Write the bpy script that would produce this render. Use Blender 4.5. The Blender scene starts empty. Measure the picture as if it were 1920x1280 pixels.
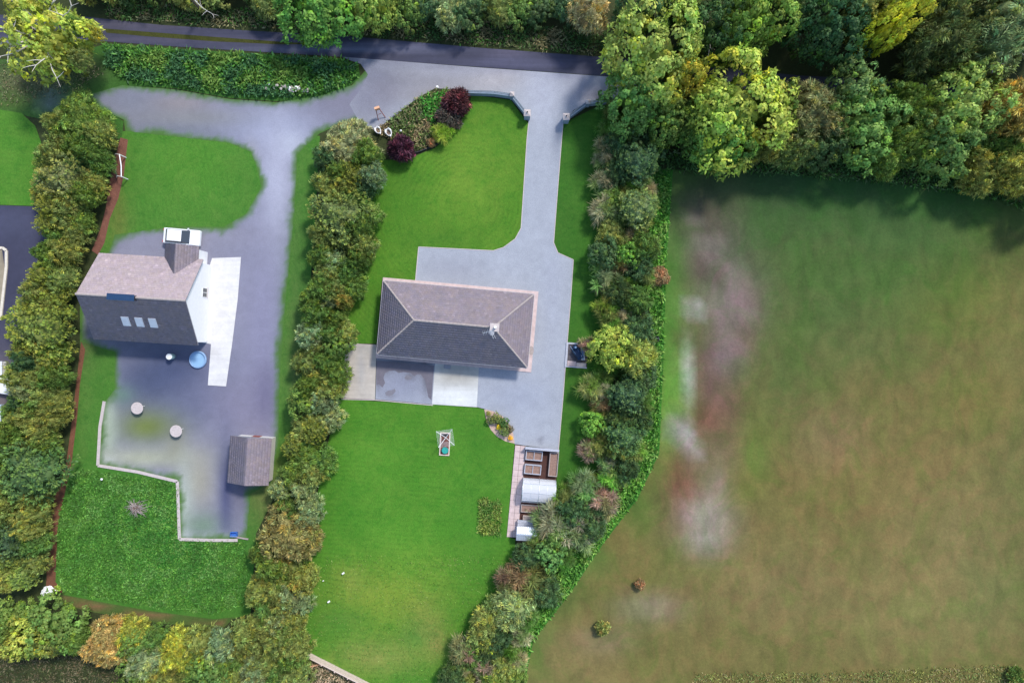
import bpy, bmesh, math, random
import numpy as np
from mathutils import Vector, Matrix, noise as mn
random.seed(7); RNG = np.random.default_rng(7)
scn = bpy.context.scene; C = scn.collection
R = math.radians; PI = math.pi

# ------------------------------------------------ camera, sky, sun, exposure
CAMH = 80.0
cd = bpy.data.cameras.new('camera'); cam = bpy.data.objects.new('camera', cd); C.objects.link(cam)
cam.location = (0, 0, CAMH); cam.rotation_euler = (0, 0, 0)
cd.sensor_width = 36; cd.lens = 36 * CAMH / 120.0; cd.clip_end = 2000; cd.clip_start = 1
scn.camera = cam
EL, AZ = 50, 39                                     # sun elevation, azimuth clockwise from +Y
w = bpy.data.worlds.new('World'); scn.world = w; w.use_nodes = True
nt = w.node_tree; bg = nt.nodes['Background']; sky = nt.nodes.new('ShaderNodeTexSky')
sky.sky_type = 'NISHITA'; sky.sun_disc = False; sky.sun_elevation = R(EL); sky.sun_rotation = R(AZ)
nt.links.new(sky.outputs[0], bg.inputs[0]); bg.inputs[1].default_value = 0.15
sd = bpy.data.lights.new('sun', 'SUN'); sun = bpy.data.objects.new('sun', sd); C.objects.link(sun)
sd.energy = 2.15; sd.angle = R(8); sd.color = (1, 0.95, 0.88)
sv = Vector((math.sin(R(AZ)) * math.cos(R(EL)), math.cos(R(AZ)) * math.cos(R(EL)), math.sin(R(EL))))
sun.rotation_euler = (-sv).to_track_quat('-Z', 'Y').to_euler(); sun.location = sv * 100
scn.view_settings.view_transform = 'Standard'; scn.view_settings.look = 'None'
scn.view_settings.exposure = 0.80; scn.view_settings.gamma = 1; scn.view_settings.use_curve_mapping = False

# ------------------------------------------------ helpers
def W(px, py, h=0.0):
    "plan position in metres of a thing h metres above ground, surveyed from the aerial photograph"
    k = (CAMH - h) / CAMH / 16.0
    return ((px - 960) * k, (640 - py) * k)
def lin(c):
    return tuple((x / 255 / 12.92 if x <= 10 else ((x / 255 + .055) / 1.055) ** 2.4) for x in c)
KL = (1.42, 1.37, 1.46)                             # light on flat ground per channel
def A(r, g, b, k=1.0):
    l = lin((r, g, b)); return tuple(l[i] / KL[i] * k for i in range(3))
def props(o, label=None, cat=None, group=None, kind=None):
    if label: o['label'] = label
    if cat: o['category'] = cat
    if group: o['group'] = group
    if kind: o['kind'] = kind
    return o
def empty(name, loc, rz=0, label=None, cat=None, group=None):
    o = bpy.data.objects.new(name, None); C.objects.link(o); o.empty_display_size = .3
    o.location = (loc[0], loc[1], loc[2] if len(loc) > 2 else 0); o.rotation_euler = (0, 0, rz)
    return props(o, label, cat, group)
def inside(P, poly):
    x, y = P[:, 0], P[:, 1]; c = np.zeros(len(P), bool); n = len(poly)
    for i in range(n):
        x0, y0 = poly[i]; x1, y1 = poly[(i + 1) % n]
        if y0 == y1: continue
        m = ((y0 > y) != (y1 > y)) & (x < (x1 - x0) * (y - y0) / (y1 - y0) + x0); c ^= m
    return c
def edgedist(P, poly):
    d = np.full(len(P), 1e9); n = len(poly)
    for i in range(n):
        a = np.array(poly[i], float); b = np.array(poly[(i + 1) % n], float); ab = b - a
        t = np.clip(((P - a) @ ab) / max(ab @ ab, 1e-9), 0, 1)
        d = np.minimum(d, np.linalg.norm(P - (a + t[:, None] * ab), axis=1))
    return d
def sample(poly, n):
    p = np.array(poly, float); lo, hi = p.min(0), p.max(0); out = []; tot = 0
    while tot < n:
        q = lo + RNG.random((max(n, 200) * 2, 2)) * (hi - lo); q = q[inside(q, poly)]
        out.append(q); tot += len(q)
    return np.concatenate(out)[:n]
def area(poly):
    p = np.array(poly, float); q = np.roll(p, -1, 0); return abs((p[:, 0] * q[:, 1] - p[:, 1] * q[:, 0]).sum()) / 2

class MB:
    "collects boxes, tubes and faces and links them as one mesh"
    def __init__(s): s.v = []; s.f = []; s.sm = False
    def add(s, vs, fs):
        b = len(s.v); s.v += [tuple(v) for v in vs]; s.f += [tuple(i + b for i in f) for f in fs]; return s
    def box(s, x0, y0, z0, x1, y1, z1, M=None):
        vs = [Vector(p) for p in ((x0,y0,z0),(x1,y0,z0),(x1,y1,z0),(x0,y1,z0),(x0,y0,z1),(x1,y0,z1),(x1,y1,z1),(x0,y1,z1))]
        if M: vs = [M @ v for v in vs]
        return s.add(vs, [(3,2,1,0),(4,5,6,7),(0,1,5,4),(1,2,6,5),(2,3,7,6),(3,0,4,7)])
    def bar(s, a, b, wd, ht):
        "box from a to b (points on its lower centre line)"
        a = Vector(a); b = Vector(b); d = (b - a); L = d.length; x = d / L
        y = Vector((0,0,1)).cross(x); y = y.normalized() if y.length > 1e-4 else Vector((0,1,0)); z = x.cross(y)
        M = Matrix((x, y, z)).transposed().to_4x4(); M.translation = a
        return s.box(0, -wd/2, 0, L, wd/2, ht, M)
    def tube(s, pts, rad, n=6, cap=True):
        pts = [Vector(p) for p in pts]; rad = rad if isinstance(rad, (list, tuple)) else [rad] * len(pts); b = len(s.v)
        for i, p in enumerate(pts):
            d = (pts[min(i+1, len(pts)-1)] - pts[max(i-1, 0)]).normalized()
            u = d.cross(Vector((0,0,1))); u = u.normalized() if u.length > 1e-3 else Vector((1,0,0)); v = d.cross(u)
            for k in range(n):
                a = 2*PI*k/n; s.v.append(tuple(p + (u*math.cos(a) + v*math.sin(a)) * rad[i]))
        for i in range(len(pts)-1):
            for k in range(n):
                s.f.append((b+i*n+k, b+i*n+(k+1)%n, b+(i+1)*n+(k+1)%n, b+(i+1)*n+k))
        if cap: s.f += [tuple(b+k for k in range(n))[::-1], tuple(b+(len(pts)-1)*n+k for k in range(n))]
        return s
    def lathe(s, prof, n=16, c=(0,0,0)):
        b = len(s.v)
        for r, z in prof:
            for k in range(n): a = 2*PI*k/n; s.v.append((c[0]+r*math.cos(a), c[1]+r*math.sin(a), c[2]+z))
        for i in range(len(prof)-1):
            for k in range(n): s.f.append((b+i*n+k, b+i*n+(k+1)%n, b+(i+1)*n+(k+1)%n, b+(i+1)*n+k))
        s.f.append(tuple(b+(len(prof)-1)*n+k for k in range(n))); s.f.append(tuple(b+k for k in range(n))[::-1])
        return s
    def build(s, name, m, parent=None, smooth=False, bevel=0, kind=None, **kw):
        me = bpy.data.meshes.new(name); me.from_pydata(s.v, [], s.f); me.materials.append(m)
        bm = bmesh.new(); bm.from_mesh(me); bmesh.ops.recalc_face_normals(bm, faces=bm.faces)
        if bevel:
            bmesh.ops.bevel(bm, geom=bm.edges[:], offset=bevel, segments=2, affect='EDGES', profile=.6)
        bm.to_mesh(me); bm.free()
        if smooth: me.polygons.foreach_set('use_smooth', [True]*len(me.polygons))
        o = bpy.data.objects.new(name, me); C.objects.link(o)
        if parent: o.parent = parent
        return props(o, kind=kind, **kw)
def mesh_np(name, V, F, m, tint=None, parent=None, smooth=False):
    "quad mesh from numpy arrays with a per-vertex real colour attribute"
    me = bpy.data.meshes.new(name); V = np.asarray(V, np.float32); F = np.asarray(F, np.int32)
    me.vertices.add(len(V)); me.vertices.foreach_set('co', V.ravel())
    me.loops.add(F.size); me.loops.foreach_set('vertex_index', F.ravel())
    me.polygons.add(len(F)); me.polygons.foreach_set('loop_start', np.arange(0, F.size, F.shape[1], dtype=np.int32))
    me.update(calc_edges=True)
    if tint is not None:
        at = me.color_attributes.new('tint', 'FLOAT_COLOR', 'POINT')
        c = np.ones((len(V), 4), np.float32); c[:, :3] = tint; at.data.foreach_set('color', c.ravel())
    me.materials.append(m)
    if smooth: me.polygons.foreach_set('use_smooth', np.ones(len(F), bool))
    return me
def link(me, name, parent=None, **kw):
    o = bpy.data.objects.new(name, me); C.objects.link(o)
    if parent: o.parent = parent
    return props(o, **kw)

# ------------------------------------------------ materials
class N:
    def __init__(s, name):
        s.m = bpy.data.materials.new(name); s.m.use_nodes = True; s.t = s.m.node_tree
        s.b = s.t.nodes['Principled BSDF']; s.b.inputs['Specular IOR Level'].default_value = .25; s.L = s.t.links.new
        s.co = s.t.nodes.new('ShaderNodeTexCoord').outputs['Object']
    def n(s, k): return s.t.nodes.new(k)
    def noise(s, sc, det=3, rough=.55, dist=0, vec=None, stretch=None):
        x = s.n('ShaderNodeTexNoise'); x.inputs['Scale'].default_value = sc; x.inputs['Detail'].default_value = det
        x.inputs['Roughness'].default_value = rough; x.inputs['Distortion'].default_value = dist; v = vec or s.co
        if stretch:
            mp = s.n('ShaderNodeMapping'); mp.inputs['Scale'].default_value = stretch; s.L(v, mp.inputs[0]); v = mp.outputs[0]
        s.L(v, x.inputs['Vector']); return x.outputs['Fac']
    def ramp(s, f, a, b, c0=(0,0,0,1), c1=(1,1,1,1)):
        r = s.n('ShaderNodeValToRGB'); r.color_ramp.elements[0].position = a; r.color_ramp.elements[1].position = b
        r.color_ramp.elements[0].color = c0; r.color_ramp.elements[1].color = c1; s.L(f, r.inputs[0]); return r.outputs[0]
    def mix(s, f, a, b, mode='MIX'):
        x = s.n('ShaderNodeMix'); x.data_type = 'RGBA'; x.blend_type = mode
        for i, v in ((0, f), (6, a), (7, b)):
            if isinstance(v, (int, float)): x.inputs[i].default_value = v
            elif isinstance(v, (tuple, list)): x.inputs[i].default_value = tuple(v)[:3] + (1,)
            else: s.L(v, x.inputs[i])
        return x.outputs[2]
    def mul(s, f, lo, hi):
        m = s.n('ShaderNodeMapRange'); s.L(f, m.inputs[0]); m.inputs[1].default_value = .25; m.inputs[2].default_value = .75
        m.inputs[3].default_value = lo; m.inputs[4].default_value = hi; m.clamp = False; return m.outputs[0]
    def scale(s, col, f):
        v = s.n('ShaderNodeVectorMath'); v.operation = 'SCALE'; s.L(col, v.inputs[0]); s.L(f, v.inputs['Scale']); return v.outputs[0]
    def bump(s, f, st=.3, d=.05):
        b = s.n('ShaderNodeBump'); b.inputs['Strength'].default_value = st; b.inputs['Distance'].default_value = d
        s.L(f, b.inputs['Height']); s.L(b.outputs[0], s.b.inputs['Normal'])
    def out(s, col, rough=.9):
        if isinstance(col, (tuple, list)): s.b.inputs['Base Color'].default_value = tuple(col)[:3] + (1,)
        else: s.L(col, s.b.inputs['Base Color'])
        s.b.inputs['Roughness'].default_value = rough; return s.m
    def attr(s, name='tint'):
        a = s.n('ShaderNodeAttribute'); a.attribute_name = name; return a.outputs['Color']

def plain(name, c, rough=.6, var=.12, sc=3, metal=0, spec=.3, bump=0):
    k = N(name); f = k.noise(sc, 4); col = k.scale(k.mix(0.0, c, c), k.mul(f, 1-var, 1+var))
    k.b.inputs['Metallic'].default_value = metal; k.b.inputs['Specular IOR Level'].default_value = spec
    if bump: k.bump(k.noise(sc*6, 3), bump, .01)
    return k.out(col, rough)
def ground(name, big=.12, mid=.15, fine=.2, fs=9, ms=1.6, rough=.95, bump=.4, bd=.03, speck=None, dist=.6, base=None, streak=0, hue=False):
    "ground sheet: colour from the per-vertex survey, in places with painted shade, times grain at three sizes"
    k = N(name); c = k.attr() if base is None else k.mix(0.0, base, base)
    c = k.scale(c, k.mul(k.noise(.22, 3, dist=dist), 1-big, 1+big))
    m = k.noise(ms, 5, .65, dist=dist); c = k.scale(c, k.mul(m, 1-mid, 1+mid))
    f = k.noise(fs, 4, .7); c = k.scale(c, k.mul(f, 1-fine, 1+fine))
    if streak: c = k.scale(c, k.mul(k.noise(1.1, 4, .6, dist=.4, stretch=(.15, 2.2, 1)), 1-streak, 1+streak))
    if speck:
        col, lo, hi, sc = speck; c = k.mix(k.ramp(k.noise(sc, 2, .5), lo, hi), c, col)
    if hue:
        pk = k.mix(1.0, c, (1.14,1.0,1.08), 'MULTIPLY'); gn = k.mix(1.0, c, (.84,.99,.80), 'MULTIPLY')
        c = k.mix(k.ramp(k.noise(.30, 4, .6, dist=.8), .42, .60), c, pk); c = k.mix(k.ramp(k.noise(.24, 4, .65, dist=1.0, stretch=(1,.8,1)), .46, .66), c, gn)
        c = k.scale(c, k.mul(k.noise(.45, 3, .6, dist=.5, stretch=(1.2,.7,1)), .80, 1.22))
    k.bump(f, bump, bd); return k.out(c, rough)

def lawn_mat(name, center=None, band=0.0, amp=.05):
    k = N(name); c = k.attr()
    hue = k.noise(.35, 4, .6, dist=1.2); c = k.mix(k.ramp(hue, .38, .64), c, k.mix(1.0, c, (1.3,1.07,1.25), 'MULTIPLY')); c = k.scale(c, k.mul(k.noise(.18, 3, .6, dist=1), .92, 1.08))
    c = k.mix(k.ramp(k.noise(.9, 4, .7, dist=1.5), .48, .68), c, k.mix(1.0, c, (.70,.86,.78), 'MULTIPLY'))
    c = k.scale(c, k.mul(k.noise(1.6, 5, .75, dist=2.5), .84, 1.17))
    mp = k.n('ShaderNodeMapping'); k.L(k.co, mp.inputs[0])
    if center: mp.inputs['Location'].default_value = (-center[0], -center[1], 0)
    wv = k.n('ShaderNodeTexWave'); wv.wave_type = 'RINGS' if center else 'BANDS'
    if center: wv.rings_direction = 'Z'
    else: wv.bands_direction = 'Y'; mp.inputs['Rotation'].default_value = (0, 0, R(band))
    wv.inputs['Scale'].default_value = .55; wv.inputs['Distortion'].default_value = 6.5; wv.inputs['Detail'].default_value = 2
    wv.inputs['Detail Scale'].default_value = .35; k.L(mp.outputs[0], wv.inputs['Vector'])
    gate = k.ramp(k.noise(.12, 2), .4, .62)
    c = k.mix(gate, c, k.scale(c, k.mul(wv.outputs['Fac'], 1-amp, 1+amp)))
    f = k.noise(7, 4, .75, stretch=(1, .6, 1)); c = k.scale(c, k.mul(f, .80, 1.2)); k.bump(f, .5, .05)
    return k.out(c, .95)

def foliage(name, trans=.28):
    k = N(name); oi = k.n('ShaderNodeObjectInfo'); c = k.mix(1.0, oi.outputs['Color'], k.attr(), 'MULTIPLY')
    rp = k.n('ShaderNodeNewGeometry').outputs['Random Per Island']; c = k.scale(c, k.mul(rp, .86, 1.14))
    k.out(c, .55); k.b.inputs['Specular IOR Level'].default_value = .22
    tr = k.n('ShaderNodeBsdfTranslucent'); k.L(c, tr.inputs[0]); mx = k.n('ShaderNodeMixShader'); mx.inputs[0].default_value = trans
    k.L(k.b.outputs[0], mx.inputs[1]); k.L(tr.outputs[0], mx.inputs[2]); k.L(mx.outputs[0], k.t.nodes['Material Output'].inputs[0])
    return k.m
def roofmat(name, c, warm):
    k = N(name); t = k.attr(); c = k.mix(1.0, k.mix(k.ramp(k.noise(.9, 4, .7), .4, .7), c, warm), t, 'MULTIPLY')
    c = k.scale(c, k.mul(k.noise(9, 3), .85, 1.15)); k.bump(k.noise(14, 3), .3, .01); return k.out(c, .75)
def polycarb(name):
    k = N(name); k.out((.86, .88, .92), .12); k.b.inputs['Specular IOR Level'].default_value = .9
    tr = k.n('ShaderNodeBsdfTransparent'); tr.inputs[0].default_value = (.93, .95, 1, 1); mx = k.n('ShaderNodeMixShader'); mx.inputs[0].default_value = .42
    k.L(k.b.outputs[0], mx.inputs[1]); k.L(tr.outputs[0], mx.inputs[2]); k.L(mx.outputs[0], k.t.nodes['Material Output'].inputs[0])
    return k.m

M = {}
M['leaf'] = foliage('foliage'); M['blade'] = foliage('grass_blades', .2)
M['bark'] = plain('bark', (.12,.095,.07), .9, .3, 4, bump=.5)
M['pale_bark'] = plain('pale_dead_bark', (.55,.51,.45), .85, .2, 4)
M['gravel'] = ground('gravel', .06, .09, .22, 12, 1.0, speck=((.62,.62,.68), .68, .85, 22))
M['yard'] = ground('neighbour_yard', .05, .09, .16, 9, .8, bump=.3)
M['field'] = ground('field_grass', .05, .09, .15, 3.5, .7, dist=1.2, hue=True, bump=.5, bd=.05)
M['rough'] = ground('rough_ground', .15, .28, .3, 6, 1.3, dist=2)
M['soil'] = ground('bare_soil', .1, .2, .3, 7, 2)
M['asphalt'] = ground('worn_asphalt', .08, .10, .13, 14, 1.5, rough=.75, streak=.16)
M['tarmac'] = ground('dark_tarmac', .1, .12, .12, 14, 1.5, rough=.8)
M['concrete'] = ground('concrete', .07, .12, .08, 12, .9, rough=.8, bump=.15, streak=.07)
M['lawn_front'] = lawn_mat('mown_lawn_rings', W(872, 385), amp=.035)
M['lawn_plain'] = lawn_mat('plain_grass', None, 80, amp=.02)
M['lawn_back'] = lawn_mat('mown_lawn_bands', None, 4, amp=.03)
M['roof'] = roofmat('roof_tiles', (.205,.178,.20), (.24,.195,.20))
M['roof_painted_lit'] = roofmat('painted_lit_tiles', (.35,.29,.30), (.39,.31,.315))  # lighter copy of the roof tiles, sunlight on the front slope painted in
M['render'] = plain('wall_render', (.62,.6,.57), .85, .08, 2)
M['white'] = plain('white_paint', (.8,.8,.8), .5, .04, 3)
M['cream'] = plain('cream_stone', (.62,.56,.46), .8, .12, 4)
M['pvc'] = plain('white_plastic', (.78,.78,.76), .4, .03, 3)
M['grey'] = plain('grey_plastic', (.24,.25,.28), .5, .1, 3)
M['slate'] = plain('blue_grey_render', (.24,.30,.36), .8, .15, 3)
M['cap'] = plain('stone_cap', (.48,.42,.40), .8, .15, 5)
M['iron'] = plain('black_iron', (.03,.03,.035), .5, .1, 5)
M['glass'] = plain('window_glass', (.03,.04,.05), .06, .05, 3, spec=.9)
M['timber'] = plain('weathered_timber', (.34,.29,.27), .85, .2, 5, bump=.3)
M['pale_timber'] = plain('pale_timber', (.62,.50,.43), .85, .16, 5, bump=.3)
M['grey_timber'] = plain('grey_timber', (.40,.41,.46), .85, .16, 5)
M['compost'] = plain('compost', (.16,.11,.09), .95, .3, 8, bump=.6)
M['mulch'] = ground('bark_mulch', .1, .25, .35, 12, 3, base=(.075,.035,.028))
M['slab'] = plain('pink_paving', (.54,.42,.40), .85, .16, 2.2)
M['zinc'] = plain('galvanised_sheet', (.46,.50,.56), .4, .08, 2, metal=.25)
M['poly'] = polycarb('polycarbonate')
M['alu'] = plain('aluminium', (.7,.72,.74), .35, .05, 3, metal=.6)
M['teal'] = plain('turquoise_plastic', (.03,.34,.28), .45, .08, 4)
M['navy'] = plain('navy_plastic', (.02,.05,.11), .4, .15, 5)
M['ltblue'] = plain('light_blue_plastic', (.22,.34,.52), .45, .1, 5)
M['blue'] = plain('blue_plastic', (.05,.16,.5), .45, .1, 5)
M['carwhite'] = plain('white_car_paint', (.75,.76,.76), .22, .03, 2, spec=.6)
M['carblue'] = plain('pale_blue_car_paint', (.42,.52,.62), .22, .03, 2, spec=.6)
M['rubber'] = plain('black_rubber', (.02,.02,.02), .8, .1, 5)
M['lamp'] = plain('headlight_glass', (.7,.72,.75), .1, .03, 3, spec=.8)
M['redlamp'] = plain('tail_light', (.4,.02,.02), .2, .03, 3)
M['orange'] = plain('peach_board', (.7,.38,.22), .6, .1, 4)
M['redwood'] = plain('red_post', (.28,.08,.06), .7, .15, 4)
M['pink_gravel'] = ground('pink_gravel', .06, .1, .22, 12, 2, base=(.50,.36,.29))
M['stone'] = plain('pale_rubble', (.42,.38,.34), .9, .25, 3, bump=.4)

# ------------------------------------------------ ground sheets
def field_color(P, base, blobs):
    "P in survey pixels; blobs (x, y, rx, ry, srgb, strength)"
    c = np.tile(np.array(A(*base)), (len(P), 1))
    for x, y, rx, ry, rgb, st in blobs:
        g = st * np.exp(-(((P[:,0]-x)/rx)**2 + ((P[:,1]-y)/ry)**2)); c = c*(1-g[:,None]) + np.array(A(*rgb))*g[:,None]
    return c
SHEETZ = {}
def sheet(name, poly, z, mat, base=(128,128,128), blobs=(), step=1.0, soft=None, z0=None, colorfn=None):
    "flat (or gently edged) ground sheet cut to an outline; soft=(rgb, width m): margin where it wears into its neighbour"
    pw = [W(*p) for p in poly]; bm = bmesh.new(); vs = [bm.verts.new((x, y, z)) for x, y in pw]; bm.faces.new(vs)
    a = np.array(pw); lo, hi = a.min(0), a.max(0)
    for ax in (0, 1):
        for t in np.arange(lo[ax] + step*.5, hi[ax], step):
            co = [0, 0, 0]; no = [0, 0, 0]; co[ax] = t; no[ax] = 1
            bmesh.ops.bisect_plane(bm, geom=bm.verts[:] + bm.edges[:] + bm.faces[:], plane_co=co, plane_no=no)
    bmesh.ops.triangulate(bm, faces=[f for f in bm.faces if len(f.verts) > 4])
    bmesh.ops.recalc_face_normals(bm, faces=bm.faces)
    if bm.faces[:][0].normal.z < 0: bmesh.ops.reverse_faces(bm, faces=bm.faces)
    if z0 is not None:                                # skirt for slabs and kerbed edges
        be = [e for e in bm.edges if e.is_boundary]; r = bmesh.ops.extrude_edge_only(bm, edges=be)
        for v in r['geom']:
            if isinstance(v, bmesh.types.BMVert): v.co.z = z0
    me = bpy.data.meshes.new(name); bm.to_mesh(me); bm.free(); me.materials.append(M[mat])
    P = np.array([v.co[:2] for v in me.vertices]); PX = np.stack([P[:,0]*16+960, 640-P[:,1]*16], 1)
    c = colorfn(PX) if colorfn else field_color(PX, base, blobs)
    if soft:
        rgb, wd = soft; d = edgedist(P, pw)
        nz = np.array([mn.noise(Vector((p[0]*.45, p[1]*.45, z*50))) + .8*mn.noise(Vector((p[0]*1.6, p[1]*1.6, 4.))) for p in P])
        s = np.clip((d + nz*wd*.5) / wd, 0, 1); s = (s*s*(3-2*s))[:,None]; c = c*s + np.array(A(*rgb))*(1-s)
    at = me.color_attributes.new('tint', 'FLOAT_COLOR', 'POINT'); q = np.ones((len(P), 4), np.float32); q[:,:3] = c
    at.data.foreach_set('color', q.ravel())
    return link(me, name, kind='structure')

G = (74,124,44)
sheet('ground', [(-2600,-2400),(4500,-2400),(4500,3700),(-2600,3700)], -.02, 'rough', (62,70,40), step=14,
      blobs=[(90,1260,150,45,(82,78,55),.8),(620,1270,80,45,(165,130,105),.9),(1150,40,40,60,(150,120,80),.5)])
# far field to the right
F = (116,107,60)
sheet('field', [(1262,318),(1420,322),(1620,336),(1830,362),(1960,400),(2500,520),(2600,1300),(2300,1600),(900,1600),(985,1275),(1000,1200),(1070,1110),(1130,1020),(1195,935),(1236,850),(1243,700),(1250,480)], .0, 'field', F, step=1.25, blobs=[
 (1500,350,360,125,(46,82,46),.97),(1800,360,220,110,(54,98,45),.9),(1400,470,220,110,(60,92,48),.8),(1650,450,260,80,(62,98,48),.7),  # dark top end: greener grass with shade of the tree belt painted in
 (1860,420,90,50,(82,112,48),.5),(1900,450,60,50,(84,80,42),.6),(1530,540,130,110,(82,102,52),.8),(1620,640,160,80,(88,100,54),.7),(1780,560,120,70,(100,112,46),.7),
 (1255,620,40,300,(80,125,48),.95),(1258,740,30,110,(105,155,58),.7),(1470,700,90,110,(86,102,52),.8),(1580,560,160,70,(76,102,50),.6),(1700,520,90,60,(70,104,48),.5),
 (1310,400,60,45,(88,78,66),.7),(1300,410,14,14,(130,125,120),.6),(1345,440,60,60,(96,90,78),.8),(1330,490,35,40,(125,112,108),.7),(1370,560,55,60,(130,112,112),.9),(1390,590,30,30,(140,120,118),.6),
 (1303,580,17,16,(185,178,176),.95),(1360,640,50,55,(112,88,88),.8),(1350,680,34,40,(125,105,110),.8),(1340,740,34,50,(130,96,92),.8),(1320,790,36,34,(116,72,58),.85),(1290,640,26,30,(92,82,54),.7),(1380,640,20,40,(142,124,120),.6),
 (1290,700,11,52,(168,178,155),.98),(1284,816,15,24,(190,178,184),.98),(1302,846,12,16,(205,190,198),.95),(1262,800,14,20,(170,155,160),.7),
 (1275,910,28,60,(118,72,54),.95),(1300,870,30,30,(105,85,70),.6),(1345,850,40,60,(138,112,98),.6),(1325,960,50,42,(164,144,138),.95),(1325,1010,40,32,(156,144,136),.95),(1250,940,30,60,(118,92,66),.6),
 (1420,850,28,60,(96,120,50),.8),(1390,920,40,40,(108,110,48),.6),(1050,1090,40,50,(90,115,55),.8),(1000,1190,40,60,(110,120,66),.6),
 (1215,1138,60,26,(150,130,114),.8),(1130,1200,60,26,(140,120,100),.6),(1600,900,150,80,(132,112,66),.5),(1560,820,80,60,(134,110,80),.5),(1780,1010,120,120,(136,118,78),.6),(1850,1120,90,90,(112,116,66),.7),
 (1900,900,60,300,(110,108,62),.6),(1700,1150,120,90,(134,126,76),.6),(1850,750,80,60,(120,112,56),.5),(1450,1100,160,90,(134,118,78),.5),(1050,1250,120,60,(140,122,80),.6),(1190,950,34,44,(86,116,48),.75),(1115,1045,34,44,(86,118,50),.75),(1050,1120,30,44,(90,116,52),.7),(1005,1215,30,70,(92,116,54),.7),(1320,700,14,60,(96,72,66),.6),(1375,760,18,40,(96,78,64),.6),(1310,500,16,30,(86,70,62),.5),(1330,455,30,14,(140,126,120),.5),(1345,520,24,22,(84,74,60),.6),(1395,625,20,16,(90,84,60),.6),(1335,720,22,16,(88,66,60),.6),(1355,820,24,30,(96,86,56),.6),(1300,960,20,16,(176,160,154),.6),(1372,520,14,24,(140,124,120),.6),(1350,600,16,30,(146,128,128),.5),(1296,925,14,30,(140,92,74),.6),(1345,905,18,26,(160,140,130),.5)])
# the green strip of rough grass between right hedge and field
sheet('verge', [(1205,315),(1262,318),(1250,480),(1243,700),(1236,850),(1195,935),(1130,1020),(1070,1110),(1000,1200),(985,1275),(930,1290),(960,1180),(1020,1090),(1120,990),(1180,900),(1215,800),(1220,500),(1215,400)], .004, 'rough', (60,120,38), step=1.5)
# lane
road = [(-900,-30),(-200,20),(0,28),(163,32),(300,47),(467,58),(640,67),(900,90),(1140,108),(1300,122),(1500,142),(1700,152),(1920,178),(2600,240),(2600,300),(1920,222),(1700,190),(1500,176),(1300,158),(1140,143),(900,126),(640,107),(333,88),(197,78),(0,86),(-200,90),(-900,60)]
def roadcol(P):
    c = np.tile(np.array(A(72,72,94)), (len(P), 1))
    for x, y, rx, ry, rgb, st in [(700,88,130,7,(125,125,158),.7),(640,95,150,5,(135,138,168),.6),(720,88,30,12,(150,140,160),.4),(980,118,120,7,(105,104,135),.6),(950,98,40,9,(130,122,150),.4),(260,48,110,9,(104,96,112),.6),(330,75,180,6,(92,86,108),.7),(20,84,40,8,(165,165,175),.6)]:
        g = st*np.exp(-(((P[:,0]-x)/rx)**2 + ((P[:,1]-y)/ry)**2)); c = c*(1-g[:,None]) + np.array(A(*rgb))*g[:,None]
    return c
sheet('road', road, .012, 'asphalt', step=.6, colorfn=roadcol)
sheet('grass_strip', [(196,54),(300,62),(420,71),(530,79),(605,83),(530,84),(400,78),(280,69),(200,62)], .02, 'rough', (72,74,30), step=1)
# lawns
sheet('lawn', [(700,300),(760,300),(815,278),(850,250),(878,205),(884,178),(958,188),(984,224),(991,232),(989,262),(977,430),(968,448),(940,465),(925,471),(785,463),(779,527),(716,526),(706,644),(652,643),(640,745),(600,745),(650,500)], .004, 'lawn_front', (82,132,36), step=1.2,
      blobs=[(880,320,80,100,(108,148,48),.75),(740,400,40,60,(72,124,34),.5),(830,450,60,20,(66,118,34),.5),(860,200,40,20,(60,120,35),.5),(720,620,40,60,(66,118,34),.5),(760,330,50,30,(58,115,30),.4)])
sheet('lawn.001', [(1056,232),(1128,196),(1150,200),(1150,800),(1110,900),(1060,960),(1041,1010),(1040,960),(1047,843),(1061,690),(1070,560),(1075,487),(1045,476),(1037,460),(1046,350),(1053,262)], .004, 'lawn_back', (62,112,34), step=1.5)
sheet('lawn.002', [(636,748),(810,758),(895,764),(908,767),(910,785),(920,803),(938,822),(965,832),(950,1005),(966,1010),(966,1080),(930,1140),(860,1230),(820,1300),(700,1290),(570,1221),(560,1100),(590,950),(610,850)], .004, 'lawn_back', (78,134,38), step=1.2,
      blobs=[(715,1115,110,62,(136,154,56),.75),(790,1060,70,40,(108,150,48),.6),(650,940,50,60,(66,124,34),.5),(900,980,50,90,(64,122,36),.5),(700,860,60,40,(92,146,46),.5),(665,1090,24,24,(140,150,70),.5),(700,1232,80,30,(148,152,78),.7),(800,1180,34,50,(144,146,72),.7),(780,1190,26,24,(50,125,45),.5),(640,1160,50,24,(66,125,46),.5),(900,820,50,40,(66,125,34),.5),(760,1000,120,80,(84,146,40),.4),(825,1210,14,26,(150,130,80),.5)])
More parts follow.
